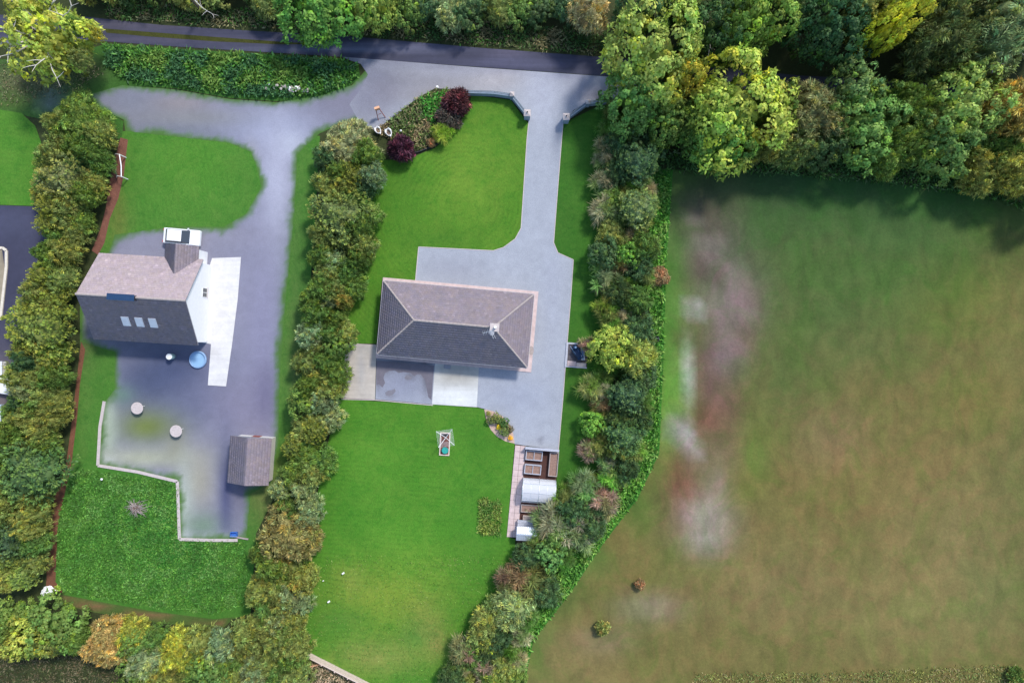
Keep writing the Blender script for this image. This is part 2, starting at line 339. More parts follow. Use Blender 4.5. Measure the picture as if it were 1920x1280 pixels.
# neighbour's plot: lawns, gravel yard, soil border
sheet('lawn.003', [(228,246),(600,255),(590,420),(570,700),(530,900),(480,1000),(470,1150),(400,1170),(130,1125),(88,1100),(105,960),(130,870),(150,700),(150,560),(190,460)], .0, 'lawn_plain', (76,128,46), step=1.3,
      blobs=[(220,400,20,80,(104,116,52),.8),(350,300,110,90,(84,140,44),.7),(150,760,34,110,(78,122,50),.7),(560,560,30,260,(72,112,50),.7),(500,930,46,80,(112,118,66),.9),(330,1000,140,120,(50,122,42),.8),(160,620,24,60,(92,84,66),.6),(560,700,24,120,(92,112,60),.7)])
yard = [(165,178),(230,160),(330,168),(430,186),(520,192),(600,180),(660,160),(695,122),(730,120),(735,150),(715,205),(690,228),(640,232),(600,250),(572,275),(558,290),(552,400),(536,560),(525,700),(522,830),(508,905),(470,925),(462,1008),(338,1012),(332,900),(184,872),(192,760),(215,730),(215,660),(150,640),(150,540),(205,470),(215,440),(330,424),(420,425),(462,400),(490,350),(480,310),(470,285),(430,268),(235,246),(232,225),(190,205)]
def yardcol(P):
    return field_color(P, (142,140,162), [(260,190,80,30,(132,134,152),.8),(340,195,60,22,(152,140,140),.7),(380,222,140,18,(140,138,140),.8),(320,245,110,14,(118,122,132),.7),(520,240,90,40,(168,170,198),.8),(545,270,30,24,(200,202,222),.8),
      (520,350,34,130,(186,185,208),.9),(640,190,60,30,(136,132,152),.8),(470,300,14,34,(178,174,178),.6),(400,440,110,22,(150,146,165),.7),(500,620,50,160,(148,145,176),.8),(555,500,20,100,(118,128,128),.6),
      (280,720,90,60,(84,92,122),.9),(330,690,80,40,(70,80,115),.8),(370,760,60,50,(92,98,132),.6),(455,760,70,60,(138,132,158),.8),(500,740,26,60,(112,106,140),.6),(535,640,16,120,(96,116,100),.5),  # dark blue behind the house is its shadow, painted into the yard colour
      (275,800,62,34,(118,130,70),.97),(200,800,20,80,(176,186,168),.95),(270,858,100,20,(176,176,158),.95),(200,865,22,12,(196,196,196),.6),(330,840,24,30,(150,148,128),.7),(225,740,26,18,(110,140,125),.7),
      (370,900,36,60,(172,166,150),.85),(345,950,18,80,(184,190,182),.9),(380,985,40,26,(122,146,122),.8),(424,920,15,95,(84,88,126),.95),(455,900,24,60,(104,98,118),.8),(400,1006,70,8,(172,178,180),.7),(342,1002,10,10,(215,215,220),.6)])
sheet('gravel_yard', yard, .006, 'yard', step=.4, soft=((84,122,58), .9), colorfn=yardcol)
kb0 = MB()
for seg in ([(196,752),(188,800),(184,872),(258,884),(333,902)], [(333,902),(335,950),(337,1010),(395,1012),(446,1012)]):
    for a, b in zip(seg, seg[1:]): kb0.bar((*W(*a), -.02), (*W(*b), -.02), .34, .12)
kb0.build('kerb', M['cap'], kind='structure')
sheet('concrete_apron', [(398,484),(452,482),(446,560),(436,640),(424,724),(390,722),(396,645),(366,640),(364,600),(380,540)], .05, 'concrete', (236,230,234), step=.8, z0=-.02)
sheet('soil_border', [(226,258),(240,262),(232,330),(222,372),(206,410),(196,455),(184,478),(172,470),(188,430),(198,392),(208,330)], .008, 'soil', (134,88,76), step=1)
sheet('soil_border.001', [(152,640),(160,655),(150,720),(145,780),(134,870),(118,940),(108,990),(104,1090),(120,1112),(86,1106),(92,1000),(100,940),(124,870),(136,780)], .008, 'soil', (128,84,66), step=1)
sheet('soil_border.002', [(110,1112),(180,1126),(280,1144),(400,1160),(440,1156),(420,1176),(300,1168),(180,1148),(100,1130)], .008, 'soil', (132,104,74), step=1, soft=((80,105,50), .5))
# verge above the neighbour's entrance, far-left garden
sheet('verge.001', [(200,82),(333,92),(640,110),(672,122),(676,145),(650,165),(600,184),(520,190),(430,184),(330,166),(230,160),(170,178),(200,206),(232,228),(228,262),(160,240),(70,222),(0,206),(-300,212),(-300,105),(0,112),(140,100)], .004, 'rough', (64,108,42), step=1.2,
      blobs=[(50,150,90,30,(104,98,74),.9),(95,190,26,24,(120,125,135),.7),(160,130,40,20,(78,68,54),.7),(20,190,50,20,(90,104,54),.6),(100,112,60,10,(80,78,64),.8)])
sheet('lawn.004', [(-400,206),(0,206),(40,212),(66,236),(80,275),(78,300),(62,386),(0,384),(-400,380)], .006, 'lawn_back', (80,134,42), step=1.5)
sheet('tarmac', [(-400,381),(0,385),(62,387),(110,388),(90,560),(60,700),(20,800),(0,900),(-400,900)], .008, 'tarmac', (70,70,94), step=1.5, blobs=[(20,420,60,20,(90,92,120),.6),(0,760,40,90,(150,135,135),.6)])
# gravel drive and forecourt of the bungalow
drive = [(642,107),(900,127),(1140,144),(1230,152),(1215,200),(1128,189),(1098,193),(1075,207),(1056,226),(1053,262),(1046,350),(1038,455),(1046,474),(1075,487),(1070,560),(1062,660),(1056,740),(1047,843),(986,835),(965,832),(962,815),(950,795),(932,778),(908,766),(896,763),(812,758),(704,748),(706,670),(779,600),(779,527),(785,463),(925,470),(944,464),(966,448),(977,428),(988,262),(991,228),(984,216),(958,186),(940,182),(880,176),(860,168),(815,166),(775,190),(740,218),(712,238),(700,244),(672,226),(655,196),(676,168),(690,140),(676,120),(652,112)]
def drivecol(P):
    c = field_color(P, (178,180,195), [(720,117,60,8,(112,110,138),.7),(830,125,60,7,(118,116,142),.65),(940,134,60,7,(120,118,146),.65),(1060,142,60,8,(122,120,148),.65),(650,114,40,9,(108,106,134),.7),(800,150,110,30,(150,145,155),.85),(720,170,50,50,(138,134,150),.9),(690,120,60,16,(150,150,168),.8),(700,140,30,16,(128,128,150),.6),(680,190,40,50,(138,136,156),.8),(930,150,70,24,(184,176,182),.8),(820,180,60,16,(150,138,138),.6),
      (1020,170,40,60,(190,190,210),.7),(1100,165,40,30,(160,158,182),.7),(1120,180,30,16,(138,130,142),.6),(860,135,70,9,(172,170,186),.6),(1043,262,7,36,(130,132,150),.55),(850,505,60,24,(160,160,176),.6),(1035,560,20,100,(180,182,204),.4),
      (750,715,70,50,(150,152,174),1),(745,682,60,10,(84,82,96),.85),(800,700,9,40,(88,84,96),.85),(788,690,12,14,(92,88,98),.6),(770,706,8,6,(96,90,100),.8),(731,738,9,8,(108,106,116),.7),(710,705,6,22,(88,80,86),.85),(722,694,8,8,(95,92,104),.6),(740,730,24,10,(158,160,182),.5),(1013,826,6,5,(110,110,125),.8),(970,740,60,40,(166,170,192),.6)])
    return c
sheet('driveway', drive, .016, 'gravel', step=.5, colorfn=drivecol)
kerb = MB()
for seg in ([(1056,228),(1053,262),(1046,350),(1038,455),(1046,474),(1075,487),(1070,560),(1062,660),(1056,740),(1047,843)], [(991,232),(988,262),(977,428),(966,448),(944,464),(925,470),(785,463),(779,527)], [(812,759.5),(704,749.5),(640,748)]):
    for a, b in zip(seg, seg[1:]): kerb.bar((*W(*a), 0), (*W(*b), 0), .09, .045)
ko = kerb.build('kerb', M['cap'], kind='structure')
sheet('concrete_pad', [(650,643),(706,646),(703,748.5),(638,746)], .05, 'concrete', (202,190,184), step=.7, z0=-.02, blobs=[(676,690,8,40,(176,174,182),.6),(690,740,20,10,(205,195,190),.5),(690,655,30,8,(160,158,160),.5)])
sheet('concrete_pad.001', [(816,680),(898,686),(894,763),(810,757.5)], .05, 'concrete', (226,224,228), step=.5, z0=-.02, blobs=[(855,706,60,22,(186,180,176),.95),(855,690,50,8,(182,176,172),.8),(850,740,60,14,(242,240,244),.8),(820,700,5,30,(215,212,212),.4)])
sheet('wet_stain', [(706,676),(760,680),(814,685),(811,720),(809,750),(803,744),(800,728),(797,712),(790,703),(783,701),(777,705),(770,699),(757,697),(748,699),(740,694),(729,695),(722,699),(719,708),(722,718),(717,726),(710,720),(706,722)], .0205, 'tarmac', (122,116,130), step=1)
sheet('wet_stain.001', [(722,736),(728,732),(735,731),(740,728),(742,733),(737,739),(730,743),(724,741)], .0205, 'tarmac', (136,132,146), step=1)
sheet('wet_stain.002', [(762,703),(768,704),(773,707),(770,711),(764,712),(758,709)], .0205, 'tarmac', (138,134,148), step=1)
sheet('bed_ground', [(966,833),(985,836),(1047,844),(1042,905),(1040,950),(1030,1000),(990,1060),(968,1040),(975,930)], .012, 'mulch', step=2)

# ------------------------------------------------ foliage prototypes
def unit(v): return v / np.maximum(np.linalg.norm(v, axis=-1, keepdims=True), 1e-9)
def rdir(n): return unit(RNG.normal(size=(n, 3)))
def kites(P, D, S, L, Wd, T, droop=0.0, fold=.25):
    "leaf-shaped quads; P base, D direction, S side, L length, Wd width, T tint"
    L = np.broadcast_to(np.asarray(L, float), (len(P),))[:, None]; Wd = np.broadcast_to(np.asarray(Wd, float), (len(P),))[:, None]
    Nn = np.cross(D, S); mid = P + D*L*.55
    v0 = P; v1 = mid + S*Wd*.5 + Nn*Wd*fold*.5; v2 = P + D*L; v2 = v2 - np.array([0,0,1.0])*L*droop; v3 = mid - S*Wd*.5 + Nn*Wd*fold*.5
    V = np.stack([v0, v1, v2, v3], 1).reshape(-1, 3); F = np.arange(len(V)).reshape(-1, 4)
    return V, F, np.repeat(T, 4, 0)
def perp(D): return unit(np.cross(D, rdir(len(D))))
def surf(n, Rr, H, seed, lump=.16, low=-.25):
    "points over a lumpy crown: radius Rr, height H"
    i = np.arange(n) + .5; z = 1 - (1-low)*i/n; ph = i*2.399963 + seed; r = np.sqrt(np.maximum(0, 1-z*z))
    d = np.stack([r*np.cos(ph), r*np.sin(ph), z], 1) + RNG.normal(size=(n,3))*.07; d = unit(d)
    f = 1 + lump*np.sin(3*np.arctan2(d[:,1], d[:,0]) + seed*1.7 + 2*d[:,2]) + lump*.7*np.sin(5*np.arctan2(d[:,1], d[:,0]) - seed*2.3 + 3*d[:,2]) + RNG.normal(size=n)*.06
    return d * f[:,None] * np.array([Rr, Rr, H*.5]) + np.array([0,0,H*.52]), d
def core(Rr, H, seed, k=.72):
    n1, n2 = 14, 8; V = []; F = []
    for i in range(n2+1):
        t = PI*i/n2
        for j in range(n1):
            a = 2*PI*j/n1; f = k*(1 + .16*math.sin(3*a+seed*1.7+2*math.cos(t)) + .11*math.sin(5*a-seed*2.3+3*math.cos(t)) + random.uniform(-.08,.08))
            V.append((Rr*f*math.sin(t)*math.cos(a), Rr*f*math.sin(t)*math.sin(a), H*.52 + H*.5*f*math.cos(t)))
    for i in range(n2):
        for j in range(n1): F.append((i*n1+j, (i+1)*n1+j, (i+1)*n1+(j+1)%n1, i*n1+(j+1)%n1))
    return np.array(V), np.array(F), np.full((len(V), 3), .8)
def join(parts):
    V, F, T = [], [], []; b = 0
    for v, f, t in parts: V.append(v); F.append(f + b); T.append(t); b += len(v)
    return np.concatenate(V), np.concatenate(F), np.concatenate(T)
def tints(n, sd=.18, warm=.0, wc=(1.7,1.35,1.0)):
    t = np.ones((n,3)) * (1 + RNG.normal(size=n)*sd)[:,None]; t[:,0] *= 1 + RNG.normal(size=n)*.08
    m = RNG.random(n) < warm; t[m] *= np.array(wc); return np.clip(t, .35, 3)
def crown_broad(Rr, H, seed, sp=.9, lr=.58, per=40, leaf=(.34,.27), shoot=.5):
    parts = [core(Rr, H, seed, .45)]; n = int(2*PI*Rr*max(Rr, H*.5)*1.25/sp**2); c, nrm = surf(n, Rr*.93, H*.93, seed, .17)
    rr = lr*(RNG.random(n)*.8+.6); lt = tints(n, .2, .08, (1.35,1.2,.7)); k = per
    ol = RNG.random(n) < .12; c[ol] += nrm[ol]*lr*1.3
    d = rdir(n*k); nn = np.repeat(nrm, k, 0); up = np.array([0,0,1.0]); d = unit(d + nn*.75 + up*.35)
    P = np.repeat(c, k, 0) + d*np.repeat(rr, k)[:,None]*(.75+.35*RNG.random((n*k,1)))
    tan = perp(d + nn*.2); S = unit(np.cross(d, tan)); P = P - tan*leaf[0]*.5
    T = np.repeat(lt, k, 0) * tints(n*k, .07)
    parts.append(kites(P, unit(tan + d*.15), S, leaf[0]*(RNG.random(n*k)*.6+.7), leaf[1], T, .1))
    # shoots that break the outline
    m = n*3; i = RNG.integers(0, n, m); D = unit(nrm[i] + rdir(m)*.6 + up*.3)
    parts.append(kites(c[i] + D*rr[i][:,None]*.8, D, perp(D), (RNG.random(m)*.7+.6)*shoot, shoot*.4, lt[i]*1.08, .15))
    return join(parts)
def crown_streak(Rr, H, seed, sp=.40, leaf=(.50,.075), warm=.18, wc=(1.5,1.3,.9)):
    parts = [core(Rr, H, seed, .7)]; n = int(2*PI*Rr*max(Rr, H*.5)*1.25/sp**2); c, nrm = surf(n, Rr*.92, H*.92, seed, .15)
    lt = tints(n, .26, warm, wc); k = 24; flow = perp(nrm)
    f = np.repeat(flow, k, 0); nn = np.repeat(nrm, k, 0); D = unit(f*.8 + nn*.55 + rdir(n*k)*.55 + np.array([0,0,.2]))
    P = np.repeat(c, k, 0) + rdir(n*k)*.22
    parts.append(kites(P, D, perp(D), leaf[0]*(RNG.random(n*k)*.8+.5), leaf[1]*(RNG.random(n*k)*.6+.7), np.repeat(lt, k, 0)*tints(n*k, .34), .15))
    return join(parts)
def crown_tuft(Rr, H, seed, sp=.55, tip=(1.5,1.4,.85), low=(.75,.9,1.05)):
    parts = [core(Rr, H, seed, .66)]; n = int(2*PI*Rr*max(Rr, H*.5)*1.2/sp**2); c, nrm = surf(n, Rr*.82, H*.84, seed, .14)
    ax = unit(nrm*.9 + np.array([0,0,.75]) + rdir(n)*.15); k = 26; lt = tints(n, .16); tl = .75*(RNG.random(n)*.5+.75)
    t = np.tile(np.linspace(0, 1, k), n); axr = np.repeat(ax, k, 0); rad = perp(axr); L = np.repeat(tl, k)
    P = np.repeat(c, k, 0) + axr*(t*L)[:,None] + rad*(.16*(1-t)**.7)[:,None]
    D = unit(axr*(.45+.5*t)[:,None] + rad*(1.0-.35*t)[:,None]); col = np.array(low)*(1-t[:,None]) + np.array(tip)*t[:,None]
    parts.append(kites(P, D, perp(D), .32*(1.15-.5*t), .13, np.repeat(lt, k, 0)*col, .05))
    return join(parts)
def crown_star(Rr, H, seed, nst=15, per=130, ln=.95, wd=.05):
    parts = [core(Rr*.8, H*.85, seed, .55)]; c, nrm = surf(nst, Rr*.62, H*.74, seed, .2, -.1)
    lt = tints(nst, .25, .4, (.62,.95,.55)); D = unit(rdir(nst*per)*1.0 + np.repeat(nrm, per, 0)*.55 + np.array([0,0,.25]))
    P = np.repeat(c, per, 0) + rdir(nst*per)*.12; L = ln*(RNG.random(nst*per)*.7+.5)
    parts.append(kites(P, D, perp(D), L, wd, np.repeat(lt, per, 0)*tints(nst*per, .15), .22))
    return join(parts)
PROTO = {}
def proto(key, fn, n=3, **kw):
    PROTO[key] = []
    for i in range(n):
        V, F, T = fn(seed=i*1.9+.3, **kw); PROTO[key].append(mesh_np('crown_'+key, V, F, M['leaf'], T))
RAD = {'broad_big':(4.2,6.5), 'broad':(2.2,4.0), 'streak':(2.0,3.8), 'streak_big':(3.6,6.0), 'tuft':(2.2,4.0), 'star':(1.7,2.8), 'small':(.55,.9), 'fine':(1.1,1.8)}
proto('broad_big', crown_broad, 3, Rr=4.2, H=6.5); proto('broad', crown_broad, 3, Rr=2.2, H=4.0, sp=.55, lr=.36, per=26, leaf=(.25,.19), shoot=.35)
proto('streak', crown_streak, 4, Rr=2.0, H=3.8); proto('streak_big', crown_streak, 3, Rr=3.6, H=6.0, sp=.44, leaf=(.56,.09))
proto('tuft', crown_tuft, 3, Rr=2.2, H=4.0); proto('star', crown_star, 4, Rr=1.7, H=2.8)
proto('small', crown_broad, 2, Rr=.55, H=.9, sp=.17, lr=.1, per=9, leaf=(.12,.09), shoot=.08); proto('fine', crown_streak, 2, Rr=1.1, H=1.8, sp=.26, leaf=(.4,.08), warm=.2, wc=(1.6,1.1,1.1))
def trunk_mesh(H, r, n=5, seed=0):
    b = MB(); rs = random.Random(seed); b.tube([(0,0,-.1),(.03,.02,H*.25),(rs.uniform(-.1,.1),rs.uniform(-.1,.1),H*.6)], [r*1.2,r,r*.6], 8)
    for i in range(n):
        a = 2*PI*i/n + rs.uniform(-.4,.4); z = H*(.2+.35*i/n); b.tube([(0,0,z),(math.cos(a)*H*.14,math.sin(a)*H*.14,z+H*.14),(math.cos(a)*H*.26,math.sin(a)*H*.26,z+H*.3)], [r*.5,r*.35,r*.15], 6)
    me = bpy.data.meshes.new('trunk'); me.from_pydata(b.v, [], b.f); me.materials.append(M['bark']); return me
TR = {k: trunk_mesh(RAD[k][1], .05*RAD[k][0]+.02, 5, i) for i, k in enumerate(RAD)}
PLANTS = []
def plant(kind, px, py, rpx, h, color, desc, where, cat='shrub', name=None, label=None, group=None, vary=.1, rz=None):
    "one bush or tree: crown centre seen at (px,py), radius rpx in survey pixels, height h metres"
    R0, H0 = RAD[kind]; k = (CAMH - h*.7)/CAMH; r = rpx/16*k; x, y = W(px, py, h*.62)
    root = empty(name or cat.replace(' ', '_'), (x, y, 0), random.uniform(0, 2*PI) if rz is None else rz)
    tree = cat == 'tree'
    t = link(TR[kind], 'trunk' if tree else 'stem', root); s = r/R0; t.scale = (s, s, h/H0)
    c = link(random.choice(PROTO[kind]), 'crown' if tree else 'foliage', root); c.scale = (s, s, h/H0)
    v = 1 + random.uniform(-vary, vary)*1.6; u = 1 + random.uniform(-vary, vary)
    c.color = (color[0]*v*u, color[1]*v, color[2]*v/u, 1)
    PLANTS.append(dict(o=root, desc=desc, where=where, px=px, py=py, label=label, cat=cat, group=group)); return root
COL0 = dict(olive=(.19,.215,.06), green=(.11,.175,.04), deep=(.06,.105,.04), blue=(.085,.14,.075), lime=(.25,.33,.06), bright=(.14,.27,.045), yellow=(.44,.42,.07), gold=(.36,.28,.06), tan=(.33,.28,.15), rust=(.27,.18,.09), pink=(.34,.22,.17), purple=(.12,.035,.06), grey=(.27,.255,.15), sage=(.20,.25,.12))
COL = {k: (v[0]*1.52, v[1]*1.58, v[2]*1.5) for k, v in COL0.items()}
KD = {('streak','olive'):'olive leafy shrub', ('streak','green'):'mid green leafy shrub', ('streak','deep'):'dark green leafy shrub', ('streak','sage'):'pale sage leafy shrub', ('streak','yellow'):'yellow leafy shrub', ('streak','tan'):'tan leafy shrub',
      ('tuft','olive'):'tan-tipped conifer shrub', ('tuft','blue'):'blue-green tufted conifer', ('tuft','deep'):'dark tufted conifer', ('tuft','sage'):'pale tufted conifer',
      ('broad','green'):'rounded green bush', ('broad','deep'):'rounded dark bush', ('broad','olive'):'rounded olive bush', ('broad','lime'):'rounded lime bush', ('broad','bright'):'rounded bright green bush',
      ('star','grey'):'grey-tan feathery bush', ('star','tan'):'tan feathery bush', ('star','pink'):'pinkish feathery bush', ('star','rust'):'rusty feathery bush', ('star','olive'):'olive feathery bush', ('star','green'):'green feathery bush', ('star','sage'):'pale green feathery bush', ('star','yellow'):'yellow feathery bush',
      ('streak_big','olive'):'tall olive tree', ('streak_big','green'):'tall mid green tree', ('streak_big','deep'):'tall dark green tree', ('streak_big','sage'):'tall pale sage tree', ('streak_big','gold'):'tall golden tree',
      ('broad_big','green'):'big green broadleaf tree', ('broad_big','deep'):'big dark broadleaf tree', ('broad_big','olive'):'big olive broadleaf tree', ('broad_big','lime'):'big lime broadleaf tree', ('broad_big','bright'):'big bright green broadleaf tree'}
def fill(poly, sp, mixl, hr, where, rr=(.62,.8), skip=()):
    "jittered hexagonal planting of a hedge outline; mixl = [(kind, colour, weight)]"
    a = np.array(poly, float); lo, hi = a.min(0), a.max(0); row = 0; y = lo[1] + sp*.3; n = 0
    tot = [m[2] for m in mixl]
    while y < hi[1]:
        x = lo[0] + (sp*.5 if row % 2 else 0)
        while x < hi[0]:
            q = (x + random.uniform(-.22,.22)*sp, y + random.uniform(-.22,.22)*sp); x += sp
            if not inside(np.array([q]), poly)[0]: continue
            if any((q[0]-s[0])**2 + (q[1]-s[1])**2 < (s[2]*.62)**2 for s in skip): continue
            k, c, _ = random.choices(mixl, tot)[0]; h = random.uniform(*hr); r = sp*random.uniform(*rr)
            if k == 'star': r *= .9; h *= .85
            plant(k, q[0], q[1], r, h, COL[c], KD[(k, c)], where, 'tree' if 'tree' in KD[(k, c)] else 'shrub'); n += 1
        y += sp*.8; row += 1
    return n
SKIP = []
def special(kind, px, py, r, h, c, label, cat='shrub', name=None, skip=True, vary=.03):
    SKIP.append((px, py, r)) if skip else None
    return plant(kind, px, py, r, h, COL[c] if isinstance(c, str) else (c[0]*1.22, c[1]*1.3, c[2]*1.25), None, None, cat, name, label, vary=vary)

# hedge 1: left hedge --------------------------------------------------
special('tuft', 122, 340, 50, 5, (.20,.20,.075), 'big conifer with tan tips in the left hedge, level with the small lawn')
special('tuft', 75, 612, 58, 5, (.20,.23,.06), 'broad olive conifer bulging over the dark tarmac at the left edge')
special('tuft', 55, 885, 62, 5.5, (.11,.17,.06), 'big green tufted conifer in the left hedge, left of the neighbour\'s rough lawn')
special('tuft', 20, 1010, 40, 4.5, (.09,.14,.07), 'dark blue-green conifer at the left edge above the white sack')
special('streak_big', 150, 228, 50, 4, (.16,.24,.05), 'glossy green bush at the top end of the left hedge by the lane entrance')
SKIP += [(93,1106,46),(122,1085,30)]
h1 = [(110,200),(160,195),(196,240),(186,320),(168,400),(146,462),(122,540),(120,650),(122,720),(102,860),(76,950),(66,1050),(50,1100),(-10,1110),(-10,830),(40,740),(25,640),(45,560),(85,450),(90,390),(75,300)]
fill(h1, 33, [('streak','olive',5),('streak','green',4),('tuft','deep',1),('tuft','olive',2),('streak','deep',1),('streak','sage',1)], (3.2,4.8), 'left hedge', skip=SKIP)
# hedge 2: middle hedge -------------------------------------------------
special('streak_big', 655, 275, 48, 3.6, (.30,.31,.15), 'pale straw-green bushy shrub at the top of the middle hedge beside the white planters')
special('tuft', 638, 405, 52, 5, (.17,.20,.07), 'large conifer with pale tufted tips in the middle hedge beside the round lawn patch')
special('streak_big', 540, 1005, 54, 5, (.26,.22,.08), 'orange-tinged bushy tree at the foot of the neighbour\'s shed in the middle hedge')
special('fine', 645, 565, 13, 4, (.27,.26,.06), 'small yellow shrub in the middle hedge level with the bungalow')
special('fine', 560, 1090, 12, 4, (.27,.27,.06), 'small yellow shrub low in the middle hedge near the rough lawn corner')
h2 = [(600,285),(704,290),(696,400),(680,480),(662,560),(652,640),(632,720),(620,800),(606,900),(598,960),(584,1050),(572,1130),(566,1190),(485,1180),(480,1060),(500,1000),(545,880),(560,760),(575,680),(588,540),(595,400)]
fill(h2, 34, [('streak','green',5),('streak','olive',5),('broad','green',1.2),('streak','sage',1.5),('tuft','olive',1),('streak','deep',1)], (3.0,4.6), 'middle hedge', skip=SKIP)
# hedge 3: bottom left --------------------------------------------------
special('broad', 55, 1195, 36, 5, (.38,.38,.07), 'bright yellow-green bush in the bottom left corner')
special('streak_big', 205, 1206, 44, 5, (.40,.29,.11), 'orange-yellow bush below the rough lawn in the bottom hedge')
special('streak', 250, 1184, 26, 4.6, (.36,.35,.07), 'yellow bush right behind the orange bush in the bottom hedge')
special('streak_big', 340, 1222, 40, 4.8, (.38,.38,.06), 'yellowish green bush in the middle of the bottom hedge')
special('streak_big', 275, 1232, 42, 4.6, 'sage', 'grey-green bush between the orange and yellowish bushes of the bottom hedge')
special('broad', 105, 1172, 46, 5, 'green', 'large green bush above the yellow bush at bottom left')
h3 = [(-10,1135),(60,1148),(200,1186),(400,1196),(480,1165),(570,1185),(560,1290),(250,1300),(230,1230),(130,1215),(-10,1220)]
fill(h3, 38, [('streak','green',4),('streak','olive',4),('streak','sage',2),('broad','green',3)], (3.5,5), 'bottom hedge', skip=SKIP)
# hedge 4: right hedge --------------------------------------------------
Q = 'right hedge'
for a in [('tuft',1196,305,36,5,'blue','large blue-green conifer at the top of the right hedge, below the tall limes'),
          ('tuft',1197,390,34,5,'sage','pale-tipped conifer second from the top of the right hedge'),
          ('star',1140,275,26,3,'tan','tan feathery bush at the top left of the right hedge beside the entrance lawn'),
          ('star',1135,340,28,3,'grey','straw feathery bush beside the strip lawn, above the pale-tipped conifer'),
          ('star',1135,392,32,3,'grey','grey feathery bush with arching stems left of the pale-tipped conifer'),
          ('broad',1176,478,22,3.5,'bright','bright green rounded bush in the right hedge level with the turning area corner'),
          ('star',1135,520,30,3.2,'sage','pale green spiky bush in the right hedge beside the driveway corner'),
          ('star',1133,574,22,3,(.42,.36,.09),'golden yellow spiky bush in the right hedge, level with the roof'),
          ('star',1100,645,16,2.2,'pink','small pink-brown bush overhanging the square pad'),
          ('broad',1146,652,36,5,(.36,.40,.07),'bright yellow-green leafy tree in the right hedge beside the square pad'),
          ('streak',1195,668,32,5,(.34,.38,.10),'yellow-green feathery shrub right of the bright one, near the black bin'),
          ('tuft',1178,742,34,4.6,'blue','blue-green conifer in the right hedge below the bright yellow-green tree'),
          ('tuft',1170,820,36,4.6,(.12,.19,.08),'dense tufted conifer in the right hedge level with the end of the drive'),
          ('star',1107,725,28,3,(.34,.34,.11),'yellow-green arching bush beside the strip lawn below the square pad'),
          ('broad',1112,795,22,3,'bright','low bright green bush beside the lower strip lawn'),
          ('star',1107,843,24,2.6,'pink','pink star-shaped bush beside the strip lawn near the raised beds'),
          ('star',1150,893,30,3.6,(.30,.40,.10),'yellow-green spiky bush in the right hedge above the feathery clump'),
          ('star',1095,915,34,3.4,'sage','pale green feathery bush right of the greenhouse'),
          ('star',1135,940,32,3.4,'pink','dusty pink feathery bush at the field side right of the greenhouse'),
          ('star',1040,985,44,3.8,(.34,.32,.19),'large straw-coloured feathery bush overhanging the small metal shed'),
          ('star',1080,1000,40,3.8,(.36,.32,.23),'pale pinkish-straw feathery bush right of the small metal shed'),
          ('broad',1030,1040,26,3.4,(.14,.26,.07),'soft green rounded bush just below the straw feathery bush'),
          ('star',990,1085,40,3.6,'rust','rusty orange feathery bush at the bend of the right hedge'),
          ('star',950,1090,26,3.2,(.24,.15,.10),'dark reddish feathery bush on the lawn side of the rusty one'),
          ('streak',962,1140,36,3.8,(.28,.34,.14),'pale green leafy bush below the rusty feathery bush'),
          ('star',870,1220,30,3.2,'pink','pink-red feathery bush near the bottom of the right hedge'),
          ('star',915,1250,34,3.4,(.34,.26,.19),'pale pink feathery bush at the bottom edge of the picture'),
          ('broad',912,1205,20,3,(.34,.40,.07),'lime-yellow rounded bush between the two pink bushes')]: special(*a)
h4 = [(1135,200),(1190,215),(1235,255),(1222,330),(1215,420),(1215,600),(1212,680),(1212,760),(1205,850),(1165,915),(1100,1000),(1050,1070),(1000,1150),(975,1200),(960,1290),(830,1290),(880,1190),(935,1115),(975,1050),(1020,985),(1060,925),(1105,880),(1112,800),(1110,700),(1125,600),(1130,500),(1128,420),(1128,300)]
fill(h4, 36, [('streak','deep',3),('star','olive',2.5),('star','green',2.5),('streak','green',2),('star','grey',2),('streak','olive',1.5),('broad','deep',2),('star','tan',1),('star','rust',.6)], (2.6,3.8), Q, skip=SKIP)
